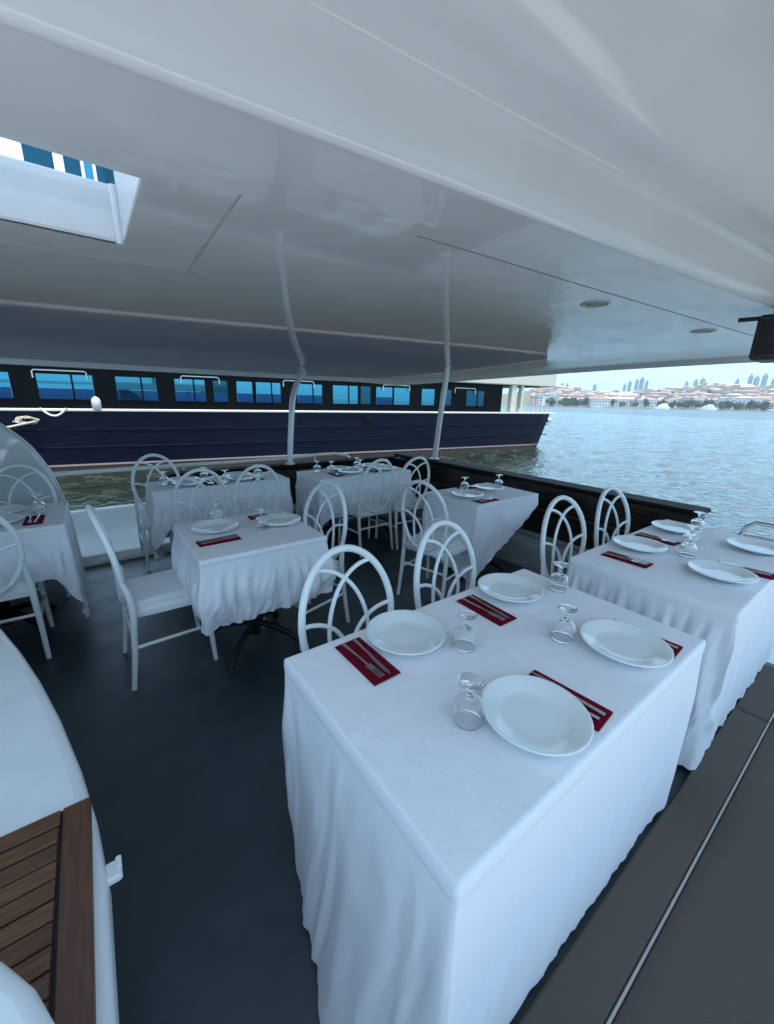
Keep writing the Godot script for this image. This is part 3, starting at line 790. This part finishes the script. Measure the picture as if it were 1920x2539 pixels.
# ---------------------------------------------------------------- plates, napkins, cutlery, glasses
func build_settings() -> void:
	var mb := MB.new()
	mb.lathe([Vector2(0.0, 0.004), Vector2(0.06, 0.004), Vector2(0.066, 0.0), Vector2(0.074, 0.0), Vector2(0.080, 0.005), Vector2(0.105, 0.012), Vector2(0.126, 0.0205), Vector2(0.1295, 0.023), Vector2(0.130, 0.0255), Vector2(0.1275, 0.0268), Vector2(0.122, 0.0255), Vector2(0.104, 0.018), Vector2(0.090, 0.0135), Vector2(0.084, 0.0105), Vector2(0.079, 0.0085), Vector2(0.05, 0.0078), Vector2(0.0, 0.0078)], 56)
	var plate := mb.mesh()
	# goblet standing upside down on its rim
	mb = MB.new()
	mb.lathe([Vector2(0.0330, 0.0), Vector2(0.0345, 0.0), Vector2(0.0372, 0.012), Vector2(0.0385, 0.026), Vector2(0.0372, 0.042), Vector2(0.0325, 0.056), Vector2(0.022, 0.066), Vector2(0.011, 0.071), Vector2(0.006, 0.076), Vector2(0.0048, 0.086), Vector2(0.0055, 0.098), Vector2(0.010, 0.105), Vector2(0.024, 0.1085), Vector2(0.0315, 0.1105), Vector2(0.0322, 0.1125), Vector2(0.030, 0.1135), Vector2(0.0, 0.1125)], 36)
	var inner := [Vector2(0.0, 0.0645), Vector2(0.010, 0.0640), Vector2(0.020, 0.0620), Vector2(0.0302, 0.0535), Vector2(0.0350, 0.041), Vector2(0.0364, 0.026), Vector2(0.0352, 0.012), Vector2(0.0330, 0.0)]
	mb.lathe(inner, 36)
	var goblet := mb.mesh()
	mb = MB.new()
	# folded napkin: two soft layers
	mb.box(Vector3(0, 0.0016, 0), Vector3(0.092, 0.0026, 0.215), 0.001)
	mb.box(Vector3(0.001, 0.0044, 0.001), Vector3(0.089, 0.0024, 0.212), 0.001)
	var napkin := mb.mesh()
	mb = MB.new()
	mb.tube([Vector3(0, 0.004, 0.095), Vector3(0, 0.0045, 0.06), Vector3(0, 0.005, 0.0), Vector3(0, 0.0045, -0.03)], [0.0055, 0.005, 0.0035, 0.003], 8, false, 0.45)
	mb.box(Vector3(0, 0.0045, -0.043), Vector3(0.019, 0.002, 0.026), 0.0008)
	for i in 4: mb.box(Vector3(-0.0082 + i * 0.00547, 0.0048, -0.075), Vector3(0.0026, 0.0018, 0.042), 0.0006)
	var fork := mb.mesh()
	mb = MB.new()
	mb.tube([Vector3(0, 0.004, 0.10), Vector3(0, 0.0045, 0.07), Vector3(0, 0.0045, 0.0)], [0.006, 0.0055, 0.0045], 8, false, 0.5)
	mb.prism([Vector2(-0.004, 0.002), Vector2(0.006, 0.002), Vector2(0.009, -0.04), Vector2(0.008, -0.08), Vector2(0.002, -0.105), Vector2(-0.004, -0.09)], 0.0035, 0.0055, 0.0)
	var knife := mb.mesh()
	# table, plate (x, z), napkin (x, z, yaw) or null, glass (x, z) or null
	var sets := [
		["t1", [0.735, -0.862], [0.566, -0.842, 1.0], [0.862, -0.722]],
		["t1", [1.288, -0.868], [1.098, -0.834, -1.0], [1.492, -0.775]],
		["t1", [0.775, -0.414], [0.905, -0.411, 5.0], [0.642, -0.508]],
		["t1", [1.272, -0.420], [1.388, -0.413, 3.0], [1.165, -0.566]],
		["t2", [2.325, -0.795], [2.09, -0.758, 0.0], [2.42, -0.60]],
		["t2", [2.865, -0.80], [2.585, -0.80, -3.0], [2.625, -0.655]],
		["t2", [2.245, -0.415], [2.435, -0.372, 6.0], null],
		["t2", [2.84, -0.41], [2.99, -0.40, 4.0], [3.02, -0.735]],
		["t3", [0.505, -2.335], [0.475, -2.140, 92.0], [0.56, -2.515]],
		["t3", [0.865, -2.26], [0.85, -2.46, 84.0], [0.745, -2.235]],
		["t4", [0.63, -3.73], [0.80, -3.74, 0.0], [0.46, -3.86]],
		["t4", [1.08, -3.73], [1.22, -3.75, 0.0], [0.93, -3.70]],
		["t4", [0.62, -3.92], null, [0.80, -3.93]],
		["t4", [1.10, -3.92], null, [1.28, -3.86]],
		["t5", [2.15, -3.53], [1.98, -3.54, 0.0], [2.02, -3.70]],
		["t5", [2.60, -3.53], [2.44, -3.54, 2.0], [2.36, -3.66]],
		["t5", [2.15, -3.77], null, [1.90, -3.80]],
		["t5", [2.60, -3.77], null, [2.42, -3.83]],
		["t6", [2.42, -2.13], [2.45, -1.965, 90.0], [2.60, -2.33]],
		["t6", [2.80, -2.22], [2.70, -2.37, 84.0], [2.97, -2.25]],
		["t7", [-0.52, -3.12], [-0.35, -3.11, 0.0], [-0.34, -3.33]],
		["t7", [-0.53, -3.40], null, null],
	]
	var seen := {}
	var short_words := {"t1": "the table by the stairs", "t2": "the table by the steel rail", "t3": "the middle table", "t4": "the table by the gap", "t5": "the dark corner's table", "t6": "the stern table", "t7": "the swept panel's table"}
	var four := ["chair side, nearer the stairs", "chair side, away from stairs", "canvas pad side, nearer the stairs", "canvas pad side, away from stairs"]
	var deep := ["chair side, nearer the stairs", "chair side, away from stairs", "water side, nearer the stairs", "water side, away from stairs"]
	var place_words := {"t1": four, "t2": four, "t3": ["nearer the side-on chair", "away from the side-on chair"], "t4": deep, "t5": deep, "t6": ["nearer its chair", "away from its chair"], "t7": ["stair side", "panel side"]}
	for q in sets:
		var nth: int = seen.get(q[0], 0); seen[q[0]] = nth + 1
		var wh: String = short_words[q[0]] + ", " + place_words[q[0]][nth]
		var lift := TOP + 0.0009
		if q[2] != null:
			var yaw: float = q[2][2]
			single("napkin", napkin, M.napkin, "folded burgundy napkin on " + wh, "napkin", Vector3(q[2][0], lift, q[2][1]), yaw, "burgundy napkins")
			var sd := Vector3(1, 0, 0).rotated(Vector3.UP, deg_to_rad(yaw))
			var flip := 180.0 if q[1][1] > -0.6 and q[0] in ["t1", "t2"] else 0.0
			flip += 180.0
			single("fork", fork, M.cutlery, "steel fork on " + wh, "fork", Vector3(q[2][0], lift + 0.0055, q[2][1]) - sd * 0.017, yaw + flip + 3.0, "forks on the napkins")
			single("knife", knife, M.cutlery, "steel knife on " + wh, "knife", Vector3(q[2][0], lift + 0.0055, q[2][1]) + sd * 0.016, yaw + flip - 2.0, "knives on the napkins")
		single("plate", plate, M.porcelain, "round white plate on " + wh, "plate", Vector3(q[1][0], lift + (0.0045 if q[2] != null else 0.0), q[1][1]), rng.randf() * 360, "white plates")
		if q[3] != null: single("goblet", goblet, M.glass, "upturned clear goblet on " + wh, "glass", Vector3(q[3][0], lift, q[3][1]), rng.randf() * 90, "upturned goblets")

# ---------------------------------------------------------------- poles, rails, speaker
func build_fittings() -> void:
	var p := thing("support_pole", "straight steel pole from the stern bulwark to the ceiling", "pole", Vector3(3.55, 0.782, -3.73), 0, "steel poles under the roof")
	part(p, "tube", tb([Vector3(0, 0, 0), Vector3(0, 0.5, 0.055), Vector3(0, 0.9, 0.11), Vector3(0.01, ceil_at(3.56, -3.6) - 0.782, 0.13)], 0.034, 14), M.pole_metal)
	part(p, "base_flange", tb([Vector3(0, 0, 0), Vector3(0, 0.012, 0)], 0.06, 18), M.pole_metal)
	p = thing("support_pole", "steel pole with curved top beside the long far table", "pole", Vector3(1.9, 0.73, -4.52), 0, "steel poles under the roof")
	var top := ceil_at(2.18, -4.78)
	part(p, "tube", tb([Vector3(0, 0, 0), Vector3(0.02, 0.3, 0), Vector3(0.045, 0.55, 0.0), Vector3(0.06, 0.68, -0.005), Vector3(0.085, 0.79, -0.02), Vector3(0.125, 0.88, -0.045), Vector3(0.175, 0.955, -0.085), Vector3(0.23, 1.015, -0.13), Vector3(0.29, 1.065, -0.18)], 0.034, 14), M.pole_metal)
	part(p, "base_flange", tb([Vector3(0, 0, 0), Vector3(0, 0.012, 0)], 0.06, 18), M.pole_metal)
	part(p, "bracket", tb([Vector3(0.29, 1.04, -0.18), Vector3(0.29, top - 0.73, -0.18)], [0.03, 0.024], 10), M.ship_white)
	part(p, "clamp", bx(Vector3(0.29, 1.075, -0.18), Vector3(0.09, 0.035, 0.06), 0.01), M.ship_white)
	# long rail outside the port bulwark, turning down at its aft end
	var r := thing("hand_rail", "long pale hand rail running above the side deck and far bulwark", "rail", Vector3(0, 0, -4.66))
	part(r, "bar", tb([Vector3(-1.6, 0.785, 0), Vector3(0.5, 0.785, 0), Vector3(1.9, 0.78, 0), Vector3(2.35, 0.80, 0), Vector3(2.6, 0.80, 0), Vector3(2.76, 0.775, 0), Vector3(2.83, 0.72, 0)], 0.02, 10), M.rail_white)
	for x in [-1.4, 0.75, 2.3]: part(r, "post", tb([Vector3(x, 0.12 if x < 0.6 else 0.72, 0), Vector3(x, 0.785, 0)], 0.013, 8), M.rail_white)
	# steel hoop rail in the starboard stern corner
	r = thing("hoop_rail", "grey steel hoop rail at the stern beyond the far end of the taupe pads", "rail", Vector3(3.5, 0, -0.6))
	part(r, "hoop", tb([Vector3(0, 0.0, 0), Vector3(0, 0.66, 0), Vector3(0, 0.73, 0.015), Vector3(0, 0.765, 0.06), Vector3(0, 0.772, 0.5), Vector3(0, 0.772, 1.1)], 0.016, 10), M.steel)
	part(r, "middle_bar", tb([Vector3(0, 0.67, 0), Vector3(0, 0.672, 1.1)], 0.011, 8), M.steel)
	for z in [0.36, 0.9]: part(r, "post", tb([Vector3(0, 0, z), Vector3(0, 0.772, z)], 0.013, 8), M.steel)
	# loudspeaker hanging from the ceiling edge
	var s := thing("hanging_speaker", "black loudspeaker hanging under the ceiling at the roof edge", "speaker", Vector3(2.72, 1.965, -0.50))
	part(s, "body", bx(Vector3(0, -0.14, 0), Vector3(0.22, 0.20, 0.20), 0.012), M.black_plastic)
	part(s, "grille", bx(Vector3(-0.112, -0.14, 0), Vector3(0.008, 0.15, 0.16), 0.003), M.iron)
	part(s, "bracket", bx(Vector3(0, -0.01, 0), Vector3(0.14, 0.05, 0.12), 0.006), M.iron)
	part(s, "arm", tb([Vector3(-0.12, -0.055, -0.17), Vector3(-0.05, -0.05, 0.0), Vector3(0.03, -0.05, 0.20)], 0.010, 8), M.iron)
	# upper deck windscreen seen through the hatch
	var u := thing("upper_cabin", "white cabin with teal windows glimpsed through the ceiling hatch", "cabin", Vector3(0, 2.10, -3.2))
	var ht := thing("flybridge_hardtop", "white hardtop over the upper deck above the hatch", "roof", Vector3(-0.6, 2.10, -1.05))
	part(ht, "slab", bx(Vector3(0, 2.05, 0), Vector3(2.7, 0.08, 1.5), 0.03), M.moulding)
	for q in [Vector2(1.25, -0.78), Vector2(1.25, 0.6), Vector2(-1.2, 0.6)]: part(ht, "post", tb([Vector3(q.x, 0, q.y), Vector3(q.x - 0.1, 2.02, q.y)], 0.035, 8), M.steel)
	part(u, "wall", bx(Vector3(-1.36, 0.9, 0), Vector3(2.55, 1.8, 0.10)), M.moulding)
	part(u, "wall", bx(Vector3(0.95, 0.9, 0.0), Vector3(0.7, 1.8, 0.10)), M.moulding)
	part(u, "sill", bx(Vector3(0.26, 0.06, 0), Vector3(0.67, 0.12, 0.10)), M.moulding)
	part(u, "lintel", bx(Vector3(0.26, 1.72, 0), Vector3(0.67, 0.16, 0.10)), M.moulding)
	var xs := [[-0.07, 0.055, "teal_dark"], [0.10, 0.175, "teal_dark"], [0.19, 0.23, "teal_glass"], [0.245, 0.43, "teal_dark"], [0.445, 0.59, "teal_dark"]]
	for q in xs: part(u, "window", bx(Vector3((q[0] + q[1]) / 2, 0.88, 0.0), Vector3(q[1] - q[0], 1.52, 0.02)), M[q[2]])
	for q in [[0.0775, 0.045], [0.1825, 0.015], [0.2375, 0.015], [0.4375, 0.015], [-0.0785, 0.017]]: part(u, "mullion", bx(Vector3(q[0], 0.88, 0.012), Vector3(q[1], 1.52, 0.07)), M.moulding)

# ---------------------------------------------------------------- neighbouring ship
func build_ship() -> void:
	var s := thing("river_ship", "long navy blue ship with teal windows moored alongside", "ship", Vector3(21.78, SEA, -13.73), -7.89)
	var y := -SEA # heights below are given above the yacht's deck
	var L := -52.0
	var sec := func(y0: float, y1: float, x0: float, x1: float, zf: float, zf1: float) -> ArrayMesh:
		# a band of the hull: side plane at zf (bottom) to zf1 (top), swept stern end
		var mb := MB.new()
		var rows := []
		for q in [[y0, x0, zf], [y1, x1, zf1]]:
			var row := PackedVector3Array()
			for pt in [Vector2(L, -7.0), Vector2(L, q[2]), Vector2(q[1] - 1.0, q[2]), Vector2(q[1] - 0.35, q[2] - 0.12), Vector2(q[1], q[2] - 0.55), Vector2(q[1] + 0.15, -3.4), Vector2(q[1], -6.4), Vector2(q[1] - 1.0, -7.0)]: row.append(Vector3(pt.x, q[0] + y, pt.y))
			rows.append(row)
		mb.grid(rows, true, -1)
		for k in 2:
			var c := Vector3(-20, rows[k][0].y, -3.5); mb.fan(c, rows[k])
		return mb.mesh()
	part(s, "hull", sec.call(-0.80, 0.93, 0.25, 0.95, 0.0, 0.0), M.navy)
	part(s, "boot_top", sec.call(-1.6, -0.86, 0.0, 0.2, -0.02, -0.004), M.antifoul)
	part(s, "boot_stripe", sec.call(-0.86, -0.80, 0.2, 0.25, 0.004, 0.004), M.boot_stripe)
	part(s, "cap_rail", bx(Vector3(-25.6, 0.98 + y, -0.03), Vector3(53.0, 0.075, 0.14), 0.012), M.ship_white)
	for yy in [0.34, -0.24]:
		part(s, "rub_rail", bx(Vector3(-25.7, yy + y, 0.012), Vector3(52.2, 0.05, 0.03), 0.010), M.navy_rail)
	part(s, "deck", bx(Vector3(-25.7, 0.93 + y, -3.6), Vector3(52.0, 0.04, 6.6)), M.ship_white)
	part(s, "cabin", bx(Vector3(-28.0, 1.71 + y, -3.6), Vector3(50.0, 1.52, 6.2), 0.03), M.ship_black)
	part(s, "roof", bx(Vector3(-25.4, 2.86 + y, -3.5), Vector3(52.6, 0.78, 6.7), 0.05), M.ship_cream)
	part(s, "roof_edge", bx(Vector3(-25.4, 2.485 + y, -3.5), Vector3(52.6, 0.03, 6.6)), M.sealant_dark)
	for x in [-2.4, -1.75]: part(s, "post", bx(Vector3(x, 1.71 + y, -0.35), Vector3(0.38 if x < -2 else 0.16, 1.52, 0.3), 0.02), M.ship_cream)
	var wins := [[-27.2, -24.9], [-24.6, -23.85], [-23.2, -21.72], [-21.08, -19.85], [-19.28, -18.25], [-17.97, -17.45], [-17.12, -16.52], [-16.38, -15.4], [-14.7, -13.6], [-13.1, -11.9], [-11.76, -11.26], [-10.96, -10.1], [-10.0, -9.13], [-8.42, -7.66], [-7.3, -6.6], [-5.6, -4.4]]
	for i in wins.size():
		var w: Array = wins[i]
		var x: float = (w[0] + w[1]) / 2; var ln: float = w[1] - w[0]
		var n := part(s, "window", bx(Vector3(x, 1.70 + y, -0.475), Vector3(ln, 0.80, 0.05), 0.012), M.teal_dark if i in [0, 5, 10, 14, 15] else M.teal_glass)
		if i < 9 or i == 11: part(n, "lower_pane", bx(Vector3(x, 1.47 + y, -0.462), Vector3(ln - 0.03, 0.34, 0.05), 0.008), M.blue_glass)
		if ln > 0.9: part(n, "mullion", bx(Vector3(x + ln * 0.12, 1.70 + y, -0.44), Vector3(0.05, 0.80, 0.03)), M.ship_black)
		part(n, "sill", bx(Vector3(x, 1.275 + y, -0.45), Vector3(ln + 0.06, 0.03, 0.08)), M.navy_rail)
	# white hoop rails on the deck edge
	for q in [[-23.25, -21.85], [-19.05, -17.75], [-15.3, -14.0], [-10.65, -9.2], [-6.45, -5.1]]:
		part(s, "hoop_rail", tb([Vector3(q[0], 1.95 + y, -0.36), Vector3(q[0], 2.15 + y, -0.36), Vector3(q[0] + 0.05, 2.20 + y, -0.36), Vector3(q[1] - 0.05, 2.20 + y, -0.36), Vector3(q[1], 2.15 + y, -0.36), Vector3(q[1], 1.95 + y, -0.36)], 0.022, 6), M.ship_white)
	for i in 8: part(s, "stanchion", bx(Vector3(-2.1 + i * 0.38, 1.11 + y, -0.05), Vector3(0.05, 0.22, 0.05)), M.ship_white)
	part(s, "stern_lamp", tb([Vector3(0.72, 0.55 + y, -0.35), Vector3(0.92, 0.55 + y, -0.30)], 0.13, 10), M.ship_white)
	part(s, "fairlead", bx(Vector3(-11.62, 0.64 + y, 0.03), Vector3(0.45, 0.26, 0.06), 0.02), M.ship_black)
	part(s, "fairlead", bx(Vector3(-8.9, 0.12 + y, 0.03), Vector3(0.4, 0.16, 0.06), 0.02), M.ship_black)
	part(s, "cleat", tb([Vector3(-23.85, 0.62 + y, 0.08), Vector3(-23.6, 0.58 + y, 0.16), Vector3(-23.3, 0.58 + y, 0.14), Vector3(-23.2, 0.68 + y, 0.10)], 0.04, 8), M.steel)
	# fender, rope loop and mooring rope hang on the ship but can be lifted away
	var xf := func(x: float, yy: float, z: float) -> Vector3: return s.transform * Vector3(x, yy + y, z)
	var mb := MB.new()
	mb.lathe([Vector2(0, 0.0), Vector2(0.09, 0.03), Vector2(0.13, 0.10), Vector2(0.13, 0.34), Vector2(0.09, 0.42), Vector2(0.03, 0.46), Vector2(0, 0.47)], 14)
	single("fender", mb.mesh(), M.fender_white, "white fender hanging over the navy ship's rail", "fender", xf.call(-21.65, 0.95, 0.18))
	var pts := []
	for i in 13:
		var f := i / 12.0
		pts.append(xf.call(lerpf(-23.15, -22.47, f), 1.03 - 0.24 * sin(f * PI), 0.09))
	single("rope_loop", tb(pts, 0.032, 7), M.ship_white, "slack white rope loop hanging from the navy ship's rail", "rope")
	pts = []
	for i in 16:
		var f := i / 15.0
		pts.append((xf.call(-23.3, 0.62, 0.16) as Vector3).lerp(xf.call(-30.0, 0.05, 6.0), f) + Vector3(0, -0.35 * sin(f * PI), 0))
	single("mooring_rope", tb(pts, 0.035, 7), M.rope, "thick mooring rope running from the ship's cleat", "rope")
	for k in 3:
		mb = MB.new()
		var rp := []
		for i in 20:
			var an := TAU * i / 20.0
			rp.append((xf.call(-23.55 + 0.22 * cos(an) + k * 0.05, 0.66 + 0.09 * sin(an) + 0.03 * sin(an * 3 + k), 0.14 + 0.04 * sin(an * 2 + k))) as Vector3)
		mb.tube(rp, 0.022, 6, true)
		single("rope_coil", mb.mesh(), M.rope, "turn of mooring rope wound on the navy ship's cleat", "rope", Vector3.ZERO, 0, "rope turns on the cleat")

# ---------------------------------------------------------------- far shore
func shore_at(deg: float, dist: float) -> Vector3:
	var a := deg_to_rad(deg)
	return Vector3(cos(a) * dist, 0, sin(a) * dist)
func shore_dist(deg: float) -> float: return 520.0 + 5.0 * (deg + 30.0) + 12.0 * sin(deg * 0.6)
func hill_h(deg: float, dist: float) -> float:
	var d := dist - shore_dist(deg)
	var k := 0.75 + 0.25 * sin(deg * 0.35 + 0.6) + 0.012 * (deg + 30.0)
	return SEA + 1.2 + 27.0 * k * smoothstep(10.0, 330.0, d)

func build_shore() -> void:
	var rows := []
	for j in 12:
		var row := PackedVector3Array()
		for i in 50:
			var deg := lerpf(-52.0, 14.0, i / 49.0)
			var d: float = shore_dist(deg) + [0.0, 3.0, 12.0, 40.0, 80.0, 130.0, 180.0, 240.0, 300.0, 360.0, 600.0, 1600.0][j]
			var p := shore_at(deg, d)
			p.y = SEA - 0.5 if j == 0 else hill_h(deg, d)
			row.append(p)
		rows.append(row)
	var mb := MB.new(); mb.grid(rows)
	struct("hillside", mb.mesh(false), M.hill)
	# house shapes: [width, height, depth, roof height]
	var kinds := []
	for q in [[8, 7, 8, 1.8], [11, 8.5, 9, 2.0], [7, 10.5, 8, 1.6], [20, 9, 11, 2.4], [10, 12.5, 9, 0.7]]:
		var w: float = q[0]; var h: float = q[1]; var d: float = q[2]; var rh: float = q[3]
		var rm := MB.new()
		var e := 0.5
		var a := Vector3(-d / 2 - e, h, -w / 2 - e); var b := Vector3(-d / 2 - e, h, w / 2 + e); var c := Vector3(d / 2 + e, h, w / 2 + e); var f := Vector3(d / 2 + e, h, -w / 2 - e)
		var r0 := Vector3(0, h + rh, -w / 2 + d * 0.4); var r1 := Vector3(0, h + rh, w / 2 - d * 0.4)
		rm.quad(a, b, r1, r0); rm.quad(c, f, r0, r1); rm.tri(b, c, r1); rm.tri(f, a, r0); rm.quad(a, f, c, b)
		var wm := MB.new()
		var nf := int(h / 3.2); var nw := int(w / 2.6)
		for fl in nf:
			for k in nw: wm.box(Vector3(-d / 2 - 0.02, 1.9 + fl * 3.1, -w / 2 + w * (k + 0.5) / nw), Vector3(0.12, 1.7, 1.15))
		kinds.append([bx(Vector3(0, h / 2 - 1.5, 0), Vector3(d, h + 3.0, w)), rm.mesh(), wm.mesh()])
	var words := {"house_cream": "cream house", "house_white": "white house", "house_pink": "pink house", "house_ochre": "ochre house", "house_grey": "grey house"}
	var keys := words.keys()
	var protos := {}
	var rr := RandomNumberGenerator.new(); rr.seed = 99
	var tiers := [[14.0, 38], [50.0, 44], [90.0, 44], [135.0, 44], [185.0, 44], [245.0, 44], [315.0, 42]]
	for ti in tiers.size():
		var cnt: int = tiers[ti][1]
		for i in cnt:
			var deg: float = lerpf(-34.0, -7.0, (i + 0.5 + rr.randf_range(-0.4, 0.4)) / cnt)
			if ti == 0 and rr.randf() < 0.45: continue
			var d: float = shore_dist(deg) + tiers[ti][0] + rr.randf_range(-12.0, 14.0)
			var kd := rr.randi() % 5
			var ck: String = keys[[0, 1, 1, 2, 2, 0, 3, 4, 2, 1][rr.randi() % 10]]
			var rf := "roof_tile" if rr.randf() < 0.55 else "roof_pale"
			if ti == 0 and deg > -27 and deg < -21: kd = 3; ck = "house_white"
			var id := "%d%s%s" % [kd, ck, rf]
			var at := shore_at(deg, d); at.y = hill_h(deg, d) - 0.3
			var yaw := -deg + rr.randf_range(-22, 22)
			var lab: String = words[ck] + (" with red tiled roof" if rf == "roof_tile" else " with faded tiled roof") + (" at the water's edge of the far shore" if ti == 0 else " on the far hillside")
			if protos.has(id): copy(protos[id], at, yaw, lab, "houses on the far shore")
			else:
				var t := thing("far_house", lab, "house", at, yaw, "houses on the far shore")
				part(t, "wall", kinds[kd][0], M[ck]); part(t, "roof", kinds[kd][1], M[rf]); part(t, "windows", kinds[kd][2], M.window_dark).set_meta("kind", "stuff")
				protos[id] = t
	# trees: trunk and a crown of leaf clumps
	var crowns := []
	for v in 4:
		var cm := MB.new()
		var hgt: float = [7.0, 9.0, 11.0, 6.0][v]; var rad: float = [3.4, 3.6, 2.2, 4.2][v]
		for k in 150:
			var dir := Vector3(rr.randfn(), rr.randfn() * 0.8, rr.randfn()).normalized() * pow(rr.randf(), 0.45)
			var lob := 1.0 + 0.35 * sin(dir.x * 5 + v) * cos(dir.z * 4 + v)
			var c := Vector3(dir.x * rad * lob, hgt * 0.62 + dir.y * hgt * 0.40, dir.z * rad * lob)
			var a := Vector3(rr.randfn(), rr.randfn(), rr.randfn()).normalized() * rr.randf_range(0.5, 0.95)
			var b := a.cross(Vector3(rr.randfn(), rr.randfn(), rr.randfn())).normalized() * rr.randf_range(0.4, 0.8)
			cm.quad(c - a, c + b, c + a, c - b)
		var tm := MB.new()
		tm.tube([Vector3(0, -0.8, 0), Vector3(0.1, hgt * 0.3, 0), Vector3(-0.1, hgt * 0.62, 0.1)], [0.45, 0.32, 0.15], 6)
		tm.tube([Vector3(0.1, hgt * 0.3, 0), Vector3(rad * 0.45, hgt * 0.6, rad * 0.2)], [0.2, 0.08], 5)
		tm.tube([Vector3(0.1, hgt * 0.34, 0), Vector3(-rad * 0.4, hgt * 0.62, -rad * 0.3)], [0.2, 0.08], 5)
		crowns.append([cm.mesh(false), tm.mesh()])
	var tp := {}
	for i in 150:
		var ti := rr.randi() % 10
		var deg := rr.randf_range(-34.0, -7.0)
		if i < 70: deg = [rr.randf_range(-21.5, -13.0), rr.randf_range(-21.0, -12.0), rr.randf_range(-13.0, -8.0), rr.randf_range(-32.0, -27.5)][i % 4]; ti = 0
		var d := shore_dist(deg) + (rr.randf_range(4.0, 16.0) if ti < 4 else rr.randf_range(25.0, 300.0))
		var v := rr.randi() % 4
		var lab: String = ["round dark tree", "tall leafy tree", "slim cypress-like tree", "broad low tree"][v] + (" at the water's edge of the far shore" if ti < 4 else " among the houses of the far hillside")
		var at := shore_at(deg, d); at.y = hill_h(deg, d)
		if tp.has(v): copy(tp[v], at, rr.randf() * 360, lab, "trees on the far shore")
		else:
			var t := thing("far_tree", lab, "tree", at, 0, "trees on the far shore")
			part(t, "trunk", crowns[v][1], M.bark); part(t, "crown", crowns[v][0], M.leaf)
			tp[v] = t
	# tower blocks behind the ridge
	var tw := [[-31.2, 58], [-30.6, 70], [-30.0, 66], [-26.8, 64], [-23.6, 66], [-23.1, 78], [-22.4, 84], [-21.9, 92], [-21.4, 80], [-17.6, 74], [-16.8, 82], [-16.2, 86], [-13.3, 82], [-12.3, 96], [-11.8, 90], [-11.2, 98], [-10.5, 84], [-8.4, 80], [-6.9, 84]]
	for i in tw.size():
		var hh: float = (tw[i][1] - 8.0) * 0.62 + 4.0
		var at := shore_at(tw[i][0], 1250.0); at.y = 22.0
		var t := thing("tower_block", "slim hazy tower block on the far skyline", "tower", at, -tw[i][0] + (i % 4) * 9, "tower blocks on the skyline")
		part(t, "shaft", bx(Vector3(0, hh / 2 - 8, 0), Vector3(6.5 + i % 3 * 1.5, hh, 7.5)), M.tower_grey)
		part(t, "roof_house", bx(Vector3(0, hh - 6, 0), Vector3(3, 5, 3.5)), M.tower_grey)
	# white boats lying along the far quay
	mb = MB.new()
	mb.prism([Vector2(-9, 0), Vector2(-8, -2.4), Vector2(5, -2.4), Vector2(10, 0), Vector2(5, 2.4), Vector2(-8, 2.4)], -0.6, 2.4, 0.1)
	var hull := mb.mesh()
	mb = MB.new(); mb.box(Vector3(-1.5, 3.4, 0), Vector3(10, 2.0, 3.6), 0.4); mb.box(Vector3(-2.5, 5.1, 0), Vector3(6, 1.5, 3.0), 0.4)
	var cab := mb.mesh()
	var bd := [-15.3, -9.6, -8.0, -6.4, -19.5, -3.6]
	var b0: Node3D = null
	for i in bd.size():
		var at := shore_at(bd[i], shore_dist(bd[i]) - 14.0); at.y = SEA
		if b0 == null:
			b0 = thing("white_boat", "white motor boat lying off the far shore", "boat", at, -bd[i] + 84, "boats along the far quay")
			part(b0, "hull", hull, M.ship_white); part(b0, "cabin", cab, M.ship_white)
		else: copy(b0, at, -bd[i] + 80 + i * 9, "white motor boat lying off the far shore", "boats along the far quay")
